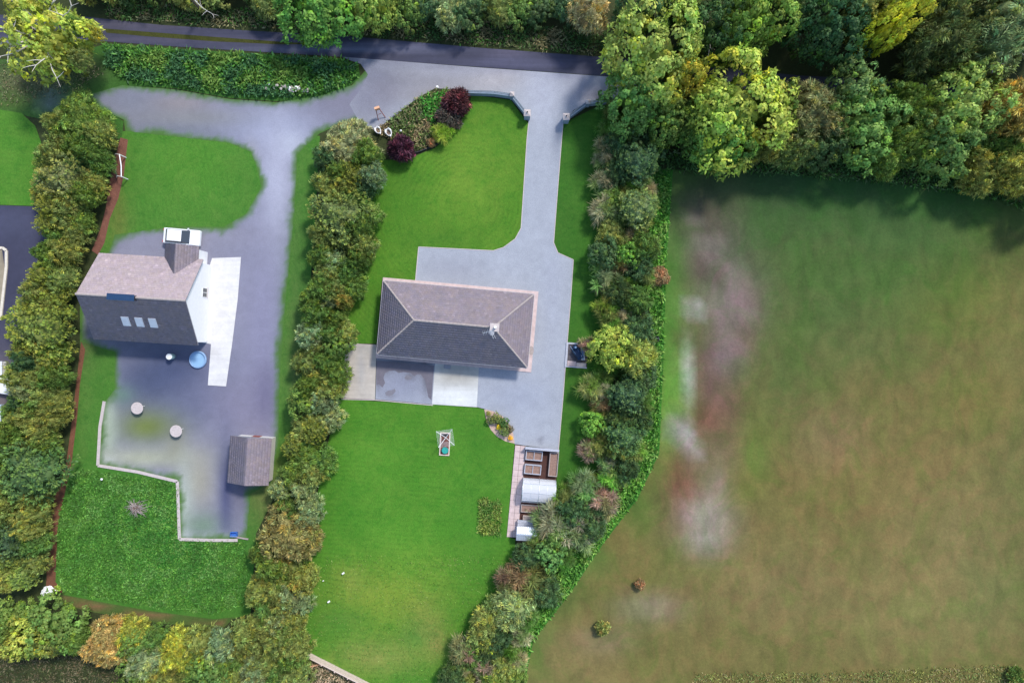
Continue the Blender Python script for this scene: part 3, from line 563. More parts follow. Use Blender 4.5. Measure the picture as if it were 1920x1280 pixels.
# top right wood ---------------------------------------------------------
T = 'tree'
for a in [('broad_big',1228,100,82,11,(.33,.40,.09),'tallest yellow-green tree leaning over the lane at the right of the forecourt'),
          ('broad_big',1192,185,56,8,(.14,.25,.06),'bright green tree right of the entrance wall, below the tallest tree'),
          ('broad_big',1385,205,90,9.5,(.35,.41,.07),'wide lime tree with golden top right of the dark gap'),
          ('broad',1282,145,34,9,(.42,.36,.05),'small golden-leaved tree between the two big lime trees'),
          ('broad_big',1355,252,58,8,(.14,.26,.05),'fresh green lower tree below the wide lime tree'),
          ('streak_big',1520,220,62,7.5,(.25,.24,.10),'brownish olive tree with russet tips at the field edge'),
          ('broad',1600,170,40,8,(.20,.28,.09),'sage green tree top standing in the dark lane gap'),
          ('broad_big',1620,235,64,7.5,(.15,.26,.06),'mid green tree left of the brown hollow'),
          ('broad_big',1810,200,66,8.5,(.27,.35,.08),'bright lime-green tree near the right edge above the field'),
          ('broad_big',1765,270,56,7,(.15,.24,.06),'green tree at the field edge below the bright lime-green one'),
          ('streak_big',1900,215,62,8.5,(.40,.31,.09),'golden tan tree on the right edge of the picture'),
          ('streak_big',1905,310,52,7,(.36,.34,.08),'yellow-tinged tree at the right edge by the field corner'),
          ('broad_big',1420,25,64,10,(.25,.34,.06),'lime-green tree at the top edge right of the dark gap'),
          ('broad',1655,60,30,10,(.52,.50,.05),'vivid yellow narrow tree hanging over the dark lane'),
          ('broad',1700,15,34,10,(.50,.48,.06),'yellow-green tree top at the top edge beside the vivid yellow tree'),
          ('broad_big',1560,52,62,9,(.055,.12,.045),'dark green dense tree left of the vivid yellow tree'),
          ('streak_big',1760,70,66,9,(.12,.15,.05),'dark olive tree right of the vivid yellow tree'),
          ('streak_big',1885,60,70,9.5,(.24,.28,.12),'pale olive tree with bare white branches in the top right corner'),
          ('broad_big',1340,60,56,8,(.06,.12,.04),'shaded green tree between the tallest tree and the top lime tree')]: special(*a, cat=T)
tr1 = [(1225,225),(1270,190),(1480,180),(1560,175),(1720,190),(1960,215),(1990,375),(1880,338),(1700,296),(1500,280),(1290,276),(1240,270)]
fill(tr1, 54, [('streak_big','olive',3),('broad_big','green',4),('streak_big','green',3),('broad_big','deep',2)], (5,7), 'field-edge wood', (.66,.8), skip=[(s[0],s[1],s[2]*1.1) for s in SKIP])
tr2 = [(1120,-10),(1960,-50),(1990,110),(1860,100),(1640,72),(1480,60),(1300,40),(1150,20),(1120,10)]
fill(tr2, 66, [('streak_big','olive',3),('broad_big','deep',3),('streak_big','deep',2),('broad_big','green',2),('broad_big','olive',1)], (6,8.5), 'upper lane wood', (.6,.75), skip=[(s[0],s[1],s[2]*1.1) for s in SKIP])
# top left strip -----------------------------------------------------------
for a in [('broad_big',605,2,74,7,(.14,.28,.05),'bright green tree leaning over the lane at the top, left of centre'),
          ('broad',700,5,40,7,(.30,.36,.07),'yellow-green bush right of the bright leaning tree'),
          ('streak',1105,20,34,6,'tan','brown-tan bush at the top edge left of the tallest tree')]: special(*a, cat=T)
tl = [(160,-40),(1120,-40),(1110,35),(1000,32),(900,25),(760,20),(650,8),(500,4),(300,-8),(160,-12)]
fill(tl, 44, [('streak','olive',3),('broad','green',4),('broad','deep',3),('streak','green',3),('streak','sage',1),('broad','olive',1)], (2.6,3.8), 'lane bank', (.62,.8), skip=SKIP)
# top left tree with dead branches -------------------------------------------
def branchy(px, py, h, reach, n, seed, parent, name='branch', mat='pale_bark', only=None, rad=.11):
    rs = random.Random(seed)
    for i in range(n):
        b = MB(); a = (only[i] if only else 2*PI*i/n) + rs.uniform(-.15,.15); p = Vector((0,0,h*.45)); d = Vector((math.cos(a), math.sin(a), .55)).normalized(); pts = [p.copy()]
        for s in range(7):
            p = p + d*reach/7; d = (d + Vector((rs.uniform(-.4,.4), rs.uniform(-.4,.4), rs.uniform(-.25,.12)))).normalized(); pts.append(p.copy())
        b.tube(pts, [rad*(1-.12*k) for k in range(8)], 6)
        for s in range(2, 7):
            q = pts[s]; e = Vector((rs.uniform(-1,1), rs.uniform(-1,1), rs.uniform(.0,.5))).normalized(); b.tube([q, q+e*reach*.1, q+e*reach*.2+Vector((rs.uniform(-.2,.2), rs.uniform(-.2,.2), .1))], [rad*.4, rad*.3, rad*.12], 5)
        b.build(name, M[mat], parent)
tl_tree = special('broad', 92, 70, 62, 9, (.40,.42,.07), 'yellow-green tree with bare white dead branches over the lane in the top left corner', T)
for dx, dy, s, cc in ((-50,-18,.5,(.42,.42,.06)),(48,-20,.42,(.2,.32,.06)),(60,40,.42,(.22,.26,.07)),(-5,30,.55,(.46,.44,.06)),(85,-5,.3,(.45,.42,.06))):
    c = link(random.choice(PROTO['broad']), 'crown', tl_tree); c.scale = (s, s, .9); c.rotation_euler.z = random.random()*6
    x, y = dx/16*.93, -dy/16*.93; rz = tl_tree.rotation_euler.z; c.location = (x*math.cos(-rz)-y*math.sin(-rz), x*math.sin(-rz)+y*math.cos(-rz), 3.4); c.color = (*cc, 1)
rz = tl_tree.rotation_euler.z
branchy(0, 0, 12, 6.2, 9, 5, tl_tree, only=[x-rz for x in (PI*1.0, PI*.88, PI*.72, PI*1.1, PI*1.5, PI*1.62, PI*.5, PI*.2, PI*1.22)], rad=.12)
for pl in list(PLANTS):
    if pl['label'] and 'bare white branches in the top right' in pl['label']: branchy(0, 0, 12, 5.5, 6, 11, pl['o'], rad=.1)
    if pl['label'] and ('shaded green tree between' in pl['label']): branchy(0, 0, 11, 4.5, 3, 12, pl['o'], rad=.07)
def dead_tree(px, py, h, reach, n, seed, label, only=None):
    o = empty('dead_tree', W(px, py, h*.5), 0, label, 'dead tree'); MB().tube([(0,0,-.1),(0,0,h*.5)], [.16,.1], 8).build('trunk', M['bark'], o)
    branchy(0, 0, h, reach, n, seed, o, only=only, rad=.07); return o
dead_tree(350, -10, 9, 4.5, 2, 3, 'bare pale branch reaching over the shrubs at the top edge, left of the leaning tree', [-.5, -.1])
dead_tree(480, 1278, 3.2, 2.0, 2, 8, 'bare white branch sticking out of the bottom hedge near the fence', [.9, .5])
# garden plants -----------------------------------------------------------------
special('fine', 856, 190, 21, 2.6, (.12,.045,.05), 'purple-red shrub at the end of the railed entrance wall', skip=False)
special('fine', 842, 218, 20, 1.6, (.10,.085,.07), 'dark grey-brown twiggy shrub below the purple-red one', skip=False)
special('fine', 752, 278, 20, 2.4, (.085,.03,.05), 'deep purple shrub beside the two white planters', skip=False)
special('star', 829, 248, 21, 2.0, (.34,.38,.06), 'yellow-green spiky shrub at the lawn edge beside the rough bed', skip=False)
special('fine', 808, 267, 7, .8, 'rust', 'tiny rust-brown plant beside the yellow-green spiky shrub', skip=False)
for x, y, r, c, l in [(919,788,7,(.16,.19,.06),'low round green ball shrub on the left of the pink gravel bed'),(931,784,9,(.19,.22,.06),'round olive ball shrub at the top of the pink gravel bed'),(944,792,9,(.07,.15,.035),'darkest green ball shrub at the right of the pink gravel bed'),(946,808,9,(.17,.22,.06),'round green ball shrub lowest in the pink gravel bed'),(955,804,7,(.18,.14,.06),'small brownish ball shrub at the outer edge of the pink gravel bed'),
                      (916,775,4,(.30,.30,.06),'tiny olive plant in the top corner of the pink gravel bed'),(936,800,5,(.75,.60,.04),'bright yellow plant in the middle of the ball shrubs'),(957,821,4,(.80,.50,.04),'orange-yellow plant at the bottom tip of the pink gravel bed')]:
    special('small', x, y, r, r/16*1.7, c, l, 'plant' if r < 6 else 'shrub', skip=False)
special('fine', 1200, 1096, 8, .9, 'rust', 'orange-brown scrub tuft alone in the brown field', 'plant', skip=False)
special('fine', 1130, 1178, 11, 1.2, 'olive', 'small green bush alone in the lower field', skip=False)
special('fine', 1238, 518, 14, 1.1, 'rust', 'red-brown weedy bush on the field edge beside the right hedge', skip=False)
special('fine', 1908, 1268, 14, 1.2, 'green', 'bushy growth at the bottom right corner of the field', skip=False)

# labels for hedge plants: kind + rank along the hedge
def ordw(n):
    o = ['first','second','third','fourth','fifth','sixth','seventh','eighth','ninth','tenth','eleventh','twelfth','thirteenth','fourteenth','fifteenth','sixteenth','seventeenth','eighteenth','nineteenth']
    t = {2:'twenty',3:'thirty',4:'forty',5:'fifty',6:'sixty'}
    if n <= 19: return o[n-1]
    return t[n//10].replace('y', 'ieth') if n % 10 == 0 else t[n//10] + '-' + o[n%10-1]
grp = {}
for p in PLANTS:
    if p['label']: props(p['o'], p['label'], p['cat'], p['group'])
    else: grp.setdefault((p['desc'], p['where']), []).append(p)
for (d, wh), L in grp.items():
    horiz = wh in ('bottom hedge', 'lane bank', 'field-edge wood', 'upper lane wood')
    L.sort(key=lambda p: p['px'] if horiz else p['py'])
    for i, p in enumerate(L):
        rank = '' if len(L) == 1 else ', %s such from the %s,' % (ordw(i+1), 'left' if horiz else 'top')
        props(p['o'], '%s%s in the %s' % (d, rank, wh), p['cat'], 'plants of the ' + wh)

# ------------------------------------------------ ground cover: uncountable blades
def blades(name, poly, dens, L, Wd, cols, label, cat, up=.5, cl=0, hz=.0):
    pw = [W(*p) for p in poly]; n = int(area(pw)*dens); P = sample(pw, n); keep = np.ones(n, bool)
    if cl:
        q = np.array([mn.noise(Vector((p[0]*.8, p[1]*.8, 3.3))) for p in P]); keep = q > cl
    P = P[keep]; n = len(P); D = unit(np.stack([RNG.normal(size=n), RNG.normal(size=n), np.abs(RNG.normal(size=n))*up + .12], 1))
    hp = np.array([mn.noise(Vector((p[0]*.5, p[1]*.5, 9.1))) for p in P]); P3 = np.concatenate([P, (RNG.random((n,1))*hz + .01)], 1)
    ci = np.clip(((hp*1.6+.5)*len(cols) + RNG.normal(size=n)*.8), 0, len(cols)-1).astype(int); T = np.array(cols)[ci] * np.array([1.35,1.35,1.3]) * tints(n, .22)
    V, F, TT = kites(P3, D, perp(D), L*(RNG.random(n)*.8+.5), Wd, T, .1)
    o = link(mesh_np(name, V, F, M['blade'], TT), name)
    o.color = (1,1,1,1); return props(o, label, cat, None, 'stuff')
g1, g2, g3, g4 = (.07,.19,.03), (.11,.25,.04), (.16,.28,.06), (.05,.12,.03)
blades('rough_grass', [(145,880),(200,885),(335,905),(336,1010),(460,1015),(468,1130),(400,1150),(300,1140),(120,1108),(104,1060),(112,960)], 85, .34, .11, [(.06,.16,.03),g1,g1,(.09,.22,.035),g2,(.10,.22,.05)], 'lush weedy grass of the neighbour\'s lower lawn', 'grass')
blades('verge_growth', [(202,86),(333,96),(640,114),(668,124),(672,143),(645,160),(600,176),(520,182),(430,176),(330,160),(240,150),(200,120)], 70, .6, .18, [(.05,.13,.05),(.06,.15,.05),g1,g1,(.10,.21,.04),(.13,.23,.045)], 'tall lush growth on the verge between the lane and the neighbour\'s entrance', 'verge', hz=.5)
blades('field_margin', [(1215,330),(1256,330),(1248,480),(1240,700),(1232,850),(1190,935),(1125,1020),(1065,1110),(995,1205),(975,1280),(935,1285),(960,1190),(1020,1095),(1120,990),(1180,900),(1212,800),(1216,500)], 60, .5, .17, [g1,g2,(.12,.30,.04),g2,g3], 'bright green rough grass strip between the right hedge and the field', 'grass', hz=.25)
blades('wood_margin', [(1225,285),(1400,290),(1600,300),(1800,320),(1920,345),(1920,395),(1830,366),(1620,340),(1420,326),(1262,322),(1215,330)], 55, .55, .13, [g4,g1,(.10,.14,.06),(.08,.18,.05)], 'rough green margin along the top edge of the field under the trees', 'grass', hz=.4)
blades('road_bank', [(200,34),(300,42),(467,53),(640,62),(900,85),(1135,103),(1135,60),(1000,50),(900,40),(760,34),(500,20),(200,5)], 45, .5, .12, [g4,(.08,.12,.04),(.14,.14,.07),g1,(.20,.18,.09)], 'rough grassy bank along the upper side of the lane', 'grass', hz=.25)
blades('bed_growth', [(700,244),(712,238),(740,218),(775,192),(800,174),(838,168),(850,185),(838,225),(815,250),(808,270),(790,282),(760,276),(735,262)], 70, .5, .12, [(.26,.20,.11),(.20,.20,.08),(.12,.20,.05),(.10,.18,.05),(.22,.19,.11),(.15,.21,.06)], 'mixed straw and green growth in the rough entrance bed', 'ground cover', hz=.3)
blades('fern_growth', [(790,188),(812,176),(842,172),(848,188),(832,215),(815,232),(798,222)], 70, .5, .2, [(.05,.22,.03),(.08,.28,.04)], 'vivid green leafy growth in the middle of the rough entrance bed', 'ground cover', hz=.4)
blades('vegetable_patch', [(899,934),(916,932),(918,940),(939,938),(937,1003),(915,1001),(896,1000)], 150, .42, .1, [(.19,.25,.05),(.14,.23,.045),(.22,.26,.07),(.09,.18,.035)], 'square patch of tall yellowish plants left unmown in the back lawn', 'vegetable patch', hz=.2)
blades('dry_grass', [(590,1235),(700,1290),(560,1290),(575,1262)], 60, .5, .07, [(.42,.30,.20),(.34,.26,.17),(.46,.36,.24)], 'dry straw-pink grass below the timber fence', 'grass')
blades('dark_weeds', [(-5,1205),(180,1215),(240,1285),(-5,1285)], 40, .45, .09, [(.10,.09,.05),(.08,.10,.04),(.14,.12,.07)], 'dull brown weedy ground in the bottom left corner', 'ground cover')
blades('entrance_weeds', [(0,118),(140,110),(200,130),(150,172),(90,182),(40,195),(0,200)], 22, .4, .09, [(.16,.16,.08),(.10,.14,.05),(.20,.17,.10)], 'thin dry weeds by the far left entrance under the dead-branched tree', 'ground cover')
blades('far_field_fringe', [(1300,1262),(1600,1258),(1900,1245),(1925,1300),(1300,1300)], 40, .4, .09, [(.20,.22,.06),(.26,.22,.10),(.14,.18,.05)], 'fringe of coarse grass along the bottom edge of the field', 'grass')
blades('lawn_tufts', [(585,1040),(900,1040),(960,1050),(860,1220),(800,1290),(700,1280),(575,1215)], 16, .22, .06, [(.08,.19,.03),(.13,.22,.04),(.08,.17,.03),(.17,.22,.06)], 'uneven longer grass in the lower part of the back lawn', 'grass', up=.3)

# ------------------------------------------------ roofs
def slope(parent, O, u, v, n, limits, length, mat, tw=.33, tc=.30, name='roof_tiles'):
    "interlocking tiles in courses over one slope; limits(s) gives the left and right end of a course s metres up the slope"
    V, T = [], []; F = []; O, u, v, n = map(Vector, (O, u, v, n)); s = -.05; row = 0
    while s < length - .04:
        s1 = min(s + tc + .04, length); a, b = limits(max(0, s + tc*.5)); x = a - (tw*.5 if row % 2 else 0)
        while x < b:
            x0 = max(x + .004, a); x1 = min(x + tw - .004, b); x += tw
            if x1 - x0 < .05: continue
            lift = .065 + random.uniform(0, .006); k = len(V); mid = (x0+x1)/2
            V += [O+u*x0+v*s+n*lift, O+u*mid+v*s+n*(lift+.022), O+u*x1+v*s+n*lift, O+u*x1+v*s1+n*.012, O+u*mid+v*s1+n*.03, O+u*x0+v*s1+n*.012, O+u*x0+v*s, O+u*mid+v*s, O+u*x1+v*s]
            F += [(k,k+1,k+4,k+5),(k+1,k+2,k+3,k+4),(k+6,k+7,k+1,k),(k+7,k+8,k+2,k+1)]
            t = random.gauss(1, .05) * (1.2 if random.random() < .02 else 1); T += [(t, t*.985, t*random.uniform(.95,1.05))]*9
        s += tc; row += 1
    o = link(mesh_np(name, np.array([tuple(p) for p in V]), np.array(F), mat, np.array(T)), name, parent); o['kind'] = 'stuff'; return o
def cap_run(b, a, c, r=.12, n=None):
    a, c = Vector(a), Vector(c); L = (c-a).length; n = n or max(2, int(L/.42)); d = (c-a)/n
    for i in range(n):
        p = a + d*i; q = a + d*(i+1.04); b.tube([p + Vector((0,0,.02)), q + Vector((0,0,.0))], [r*1.12, r*.95], 7)
def window(parent, x, y, z, wd, ht, nx, ny):
    "window part with frame and sill, on a wall facing (nx,ny)"
    tx, ty = -ny, nx
    def bx(b, a0, a1, z0, z1, d0, d1):
        p = [(x+tx*a+nx*d, y+ty*a+ny*d) for a in (a0, a1) for d in (d0, d1)]; xs = [q[0] for q in p]; ys = [q[1] for q in p]
        b.box(min(xs), min(ys), z0, max(xs), max(ys), z1)
    g = MB(); bx(g, -wd/2+.05, wd/2-.05, z+.05, z+ht-.05, -.02, .012); wo = g.build('window', M['glass'], parent)
    f = MB(); bx(f, -wd/2, wd/2, z, z+.06, -.02, .035); bx(f, -wd/2, wd/2, z+ht-.06, z+ht, -.02, .035); bx(f, -wd/2, -wd/2+.06, z+.06, z+ht-.06, -.02, .035); bx(f, wd/2-.06, wd/2, z+.06, z+ht-.06, -.02, .035); bx(f, -.03, .03, z+.06, z+ht-.06, -.02, .033)
    f.build('frame', M['pvc'], wo); s = MB(); bx(s, -wd/2-.06, wd/2+.06, z-.08, z-.002, -.01, .09); s.build('sill', M['cap'], wo)

# bungalow ----------------------------------------------------------------------
hx, hy, ha = -6.43, 1.95, R(-5.2)
house = empty('bungalow', (hx, hy, 0), ha, 'hipped grey tiled bungalow with a white-topped chimney in the middle of the picture', 'house')
LX, LY, EH, OV = 8.52, 4.12, 2.4, .40; pitch = math.atan2(2.35, LY); RH = EH + 2.35
wl = MB(); wx, wy = LX-OV, LY-OV; wl.box(-wx, -wy, -.05, wx, wy, EH-.02); wl.build('wall', M['render'], house)
for x in (-6.2, -3.2, 3.0, 6.2): window(house, x, wy, .95, 1.5, 1.2, 0, 1)
for x in (-6.3, -2.6, 1.4, 5.4): window(house, x, -wy, .95, 1.5, 1.1, 0, -1)
window(house, wx, .8, .95, 1.2, 1.1, 1, 0); window(house, -wx, -.6, 1.0, 1.0, 1.0, -1, 0)
def door(parent, x, y, nx, ny, mat='redwood'):
    tx, ty = -ny, nx; b = MB(); p = [(x+tx*a+nx*d, y+ty*a+ny*d) for a in (-.46,.46) for d in (-.02,.03)]
    b.box(min(q[0] for q in p), min(q[1] for q in p), .08, max(q[0] for q in p), max(q[1] for q in p), 2.12); d = b.build('door', M[mat], parent)
    h = MB(); c = (x+tx*.36+nx*.06, y+ty*.36+ny*.06); h.lathe([(.03,-.03),(.03,.03)], 8, (c[0], c[1], 1.05)); h.build('handle', M['alu'], d)
door(house, 0, wy, 0, 1); door(house, -.6, -wy, 0, -1, 'white')
rb = MB(); rl = LY; e = EH
V = [(-LX,-LY,e),(LX,-LY,e),(LX,LY,e),(-LX,LY,e),(-LX+rl,0,RH),(LX-rl,0,RH)]
rb.add(V, [(0,1,5,4),(2,3,4,5),(1,2,5),(3,0,4),(3,2,1,0)]); rf = rb.build('roof', M['grey'], house)
SL = math.hypot(LY, 2.35); cp, sp_ = math.cos(pitch), math.sin(pitch)
lim = lambda W_: (lambda s: (s*cp, W_ - s*cp))
slope(rf, (-LX,-LY,e), (1,0,0), (0,cp,sp_), (0,-sp_,cp), lim(2*LX), SL, M['roof'])
slope(rf, (LX,LY,e), (-1,0,0), (0,-cp,sp_), (0,sp_,cp), lim(2*LX), SL, M['roof'])
slope(rf, (LX,-LY,e), (0,1,0), (-cp,0,sp_), (sp_,0,cp), lim(2*LY), SL, M['roof'])
slope(rf, (-LX,LY,e), (0,-1,0), (cp,0,sp_), (-sp_,0,cp), lim(2*LY), SL, M['roof'])
rc = MB(); cap_run(rc, (-LX+rl,0,RH+.03), (LX-rl,0,RH+.03))
for x, y in ((-LX,-LY),(LX,-LY),(LX,LY),(-LX,LY)): cap_run(rc, (x,y,e+.05), (math.copysign(LX-rl, x),0,RH+.03), .10)
o = rc.build('ridge_tiles', M['timber'], rf); o['kind'] = 'stuff'
gt = MB()
for a, b in (((-LX-.05,-LY-.09),(LX+.05,-LY-.09)),((LX+.05,LY+.09),(-LX-.05,LY+.09)),((-LX-.09,LY+.05),(-LX-.09,-LY-.05)),((LX+.09,-LY-.05),(LX+.09,LY+.05))):
    gt.bar((*a, e-.10), (*b, e-.10), .11, .09)
gt.build('gutter', plain('gutter_grey', (.40,.38,.39), .5), house)
for x, y in ((-LX+.35,-LY+.32),(LX-.35,-LY+.32),(LX-.35,LY-.32)):
    MB().tube([(x,y,0),(x,y,e-.15)], .04, 8).build('downpipe', M['grey'], house)
ch = MB(); cx = 4.55; ch.box(cx-.42, -.36, RH-.8, cx+.42, .36, RH+.75); cho = ch.build('chimney', M['white'], house)
MB().box(cx-.5, -.44, RH+.752, cx+.5, .44, RH+.84).build('chimney_cap', M['cap'], cho)
MB().lathe([(.15,.84),(.17,.9),(.13,1.25),(.15,1.3)], 12, (cx+.08,.02,RH)).build('chimney_pot', M['pvc'], cho)
ae = MB(); ae.tube([(cx-.35,-.5,RH-.1),(cx-.35,-.5,RH+2.0)], .025, 6); ae.tube([(cx-1.15,-.75,RH+1.9),(cx-.1,-.35,RH+2.0)], .02, 5)
for i in range(7):
    t = i/6; p = Vector((cx-1.15+1.05*t, -.75+.4*t, RH+1.9+.1*t)); ae.tube([p+Vector((.08,-.24,0)), p-Vector((.08,-.24,0))], .012, 5)
ae.tube([(cx-.35,-.5,RH+1.2),(cx+.0,-1.25,RH+1.1)], .02, 5); ae.tube([(cx-.2,-.5,RH+1.15),(cx+.25,-1.2,RH+1.05)], .015, 5)
ae.build('aerial', M['alu'], cho)
sdz = MB(); sdz.lathe([(.02,0),(.2,.05),(.3,.13)], 14, (cx-.25,-.62,RH+.75)); sdz.build('satellite_dish', M['grey'], cho)
ft = MB(); o1 = 1.02
for b4 in ((-wx-o1,-wy-o1,wx+o1,-wy),(-wx-o1,wy,wx+o1,wy+o1),(-wx-o1,-wy,-wx,wy),(wx,-wy,wx+o1,wy)): ft.box(b4[0], b4[1], -.02, b4[2], b4[3], .10)
fo = ft.build('footpath', M['slab'], kind='structure'); fo.location = (hx, hy, 0); fo.rotation_euler.z = ha
st = MB().box(-1.1,-wy-1.5,.0,-.3,-wy-1.02,.14); sto = st.build('doorstep', M['grey'], None, label='small dark step at the back door of the bungalow above the white pad', cat='step'); sto.location = (hx,hy,0); sto.rotation_euler.z = ha
mt = MB().lathe([(.42,0),(.42,.02)], 18, (0,0,0)); mo = mt.build('drain_cover', M['timber'], None, label='round brownish cover on the path beside the right wall of the bungalow', cat='drain cover'); mo.location = (*W(996,657,0), .102); mo.scale = (.7,1.3,1)

# neighbour's house --------------------------------------------------------------
nh = empty('gabled_house', (-41.0, 4.75, 0), R(-3.5), 'gabled house with pinkish front roof slope and dark rear slope with rooflights at left', 'house')
NX, NY, NE, NR = 5.9, 4.8, 3.0, 6.6
b = MB(); b.box(-NX+.3, -NY+.3, -.05, NX-.3, NY-.3, NE-.05); b.build('wall', M['white'], nh)
b = MB()
for sx in (-1, 1): b.add([(sx*(NX-.3),-NY+.3,NE-.04),(sx*(NX-.3),NY-.3,NE-.04),(sx*(NX-.3),0,NR-.25),(sx*(NX-.55),-NY+.3,NE-.04),(sx*(NX-.55),NY-.3,NE-.04),(sx*(NX-.55),0,NR-.25)], [(0,1,2),(5,4,3),(0,2,5,3),(2,1,4,5),(1,0,3,4)])
b.build('gable', M['white'], nh)
b = MB(); b.add([(-NX,-NY,NE),(NX,-NY,NE),(NX,0,NR),(-NX,0,NR),(-NX,NY,NE),(NX,NY,NE),(-NX,-NY,NE-.12),(NX,-NY,NE-.12),(NX,0,NR-.12),(-NX,0,NR-.12),(-NX,NY,NE-.12),(NX,NY,NE-.12)],
    [(0,1,2,3),(3,2,5,4),(7,6,9,8),(8,9,10,11),(0,3,9,6),(3,4,10,9),(1,7,8,2),(2,8,11,5),(0,6,7,1),(4,5,11,10)]); nrf = b.build('roof', M['grey'], nh)
p2 = math.atan2(NR-NE, NY); L2 = math.hypot(NY, NR-NE); c2, s2 = math.cos(p2), math.sin(p2)
slope(nrf, (-NX,-NY,NE), (1,0,0), (0,c2,s2), (0,-s2,c2), lambda s: (0, 2*NX), L2, M['roof'])
slope(nrf, (NX,NY,NE), (-1,0,0), (0,-c2,s2), (0,s2,c2), lambda s: (0, 2*NX), L2, M['roof_painted_lit'])
b = MB(); cap_run(b, (-NX,0,NR+.04), (NX,0,NR+.04), .13); o = b.build('ridge_tiles', M['timber'], nrf); o['kind'] = 'stuff'
for x in (-1.4, .1, 1.6):
    Mx = Matrix.Translation((x, -2.6, NE + (NY-2.6)*math.tan(p2) + .06)) @ Matrix.Rotation(p2, 4, 'X')
    sk = MB().box(-.42,-.6,0,.42,.6,.09, Mx).build('rooflight', M['zinc'], nrf); MB().box(-.33,-.5,.092,.33,.5,.10, Mx).build('pane', M['zinc'], sk)
b = MB().box(-2.2,-.35,NR-.7,.6,.2,NR+.5); cc = b.build('chimney', M['iron'], nh); MB().box(-2.27,-.42,NR+.502,.67,.27,NR+.56).build('chimney_cap', M['navy'], cc)
# front projecting gable
b = MB().box(1.9,NY-.3,-.05,5.0,NY+1.2,NE-.05); b.build('porch_wall', M['white'], nh)
px0, px1, pz = 1.6, 5.3, NE+1.45; mid = (px0+px1)/2; yb = NY-2.2; yf = NY+1.5
b = MB(); b.add([(px0,yb,NE-.02),(px0,yf,NE-.02),(mid,yf,pz),(mid,yb,pz),(px1,yb,NE-.02),(px1,yf,NE-.02)], [(0,1,2,3),(3,2,5,4),(1,5,2),(0,3,4),(0,4,5,1)]); prf = b.build('porch_roof', M['grey'], nh)
pp = math.atan2(pz-NE, (px1-px0)/2); pl_ = math.hypot(pz-NE, (px1-px0)/2)
slope(prf, (px0,yf,NE), (0,-1,0), (math.cos(pp),0,math.sin(pp)), (-math.sin(pp),0,math.cos(pp)), lambda s: (0, yf-yb), pl_, M['roof'])
slope(prf, (px1,yb,NE), (0,1,0), (-math.cos(pp),0,math.sin(pp)), (math.sin(pp),0,math.cos(pp)), lambda s: (0, yf-yb), pl_, M['roof'])
for x in (-4.3,-1.6): window(nh, x, NY-.3, .9, 1.3, 1.3, 0, 1)
for x in (-4.0,-.8,3.6): window(nh, x, -NY+.3, .9, 1.3, 1.3, 0, -1)
window(nh, NX-.3, 1.2, .9, 1.1, 1.2, 1, 0); door(nh, 3.4, NY+1.2, 0, 1, 'blue')
# neighbour's shed
sx, sy = W(470, 862, 2); sh = empty('outbuilding', (sx, sy, 0), R(-4), 'grey-roofed outbuilding at the end of the neighbour\'s yard beside the middle hedge', 'outbuilding')
MB().box(-2.0,-2.5,-.05,2.0,2.5,2.3).build('wall', M['render'], sh)
b = MB().add([(-2.3,-2.7,2.3),(-2.3,2.7,2.3),(0,2.7,3.2),(0,-2.7,3.2),(2.3,-2.7,2.3),(2.3,2.7,2.3)], [(0,1,2,3),(3,2,5,4),(1,5,2),(0,3,4),(0,4,5,1)]); srf = b.build('roof', M['grey'], sh)
pq = math.atan2(.9,2.3); ql = math.hypot(.9,2.3)
slope(srf, (-2.3,2.7,2.3), (0,-1,0), (math.cos(pq),0,math.sin(pq)), (-math.sin(pq),0,math.cos(pq)), lambda s: (0,5.4), ql, M['roof'])
slope(srf, (2.3,-2.7,2.3), (0,1,0), (-math.cos(pq),0,math.sin(pq)), (math.sin(pq),0,math.cos(pq)), lambda s: (0,5.4), ql, M['roof'])
door(sh, 0, 2.5, 0, 1, 'redwood')

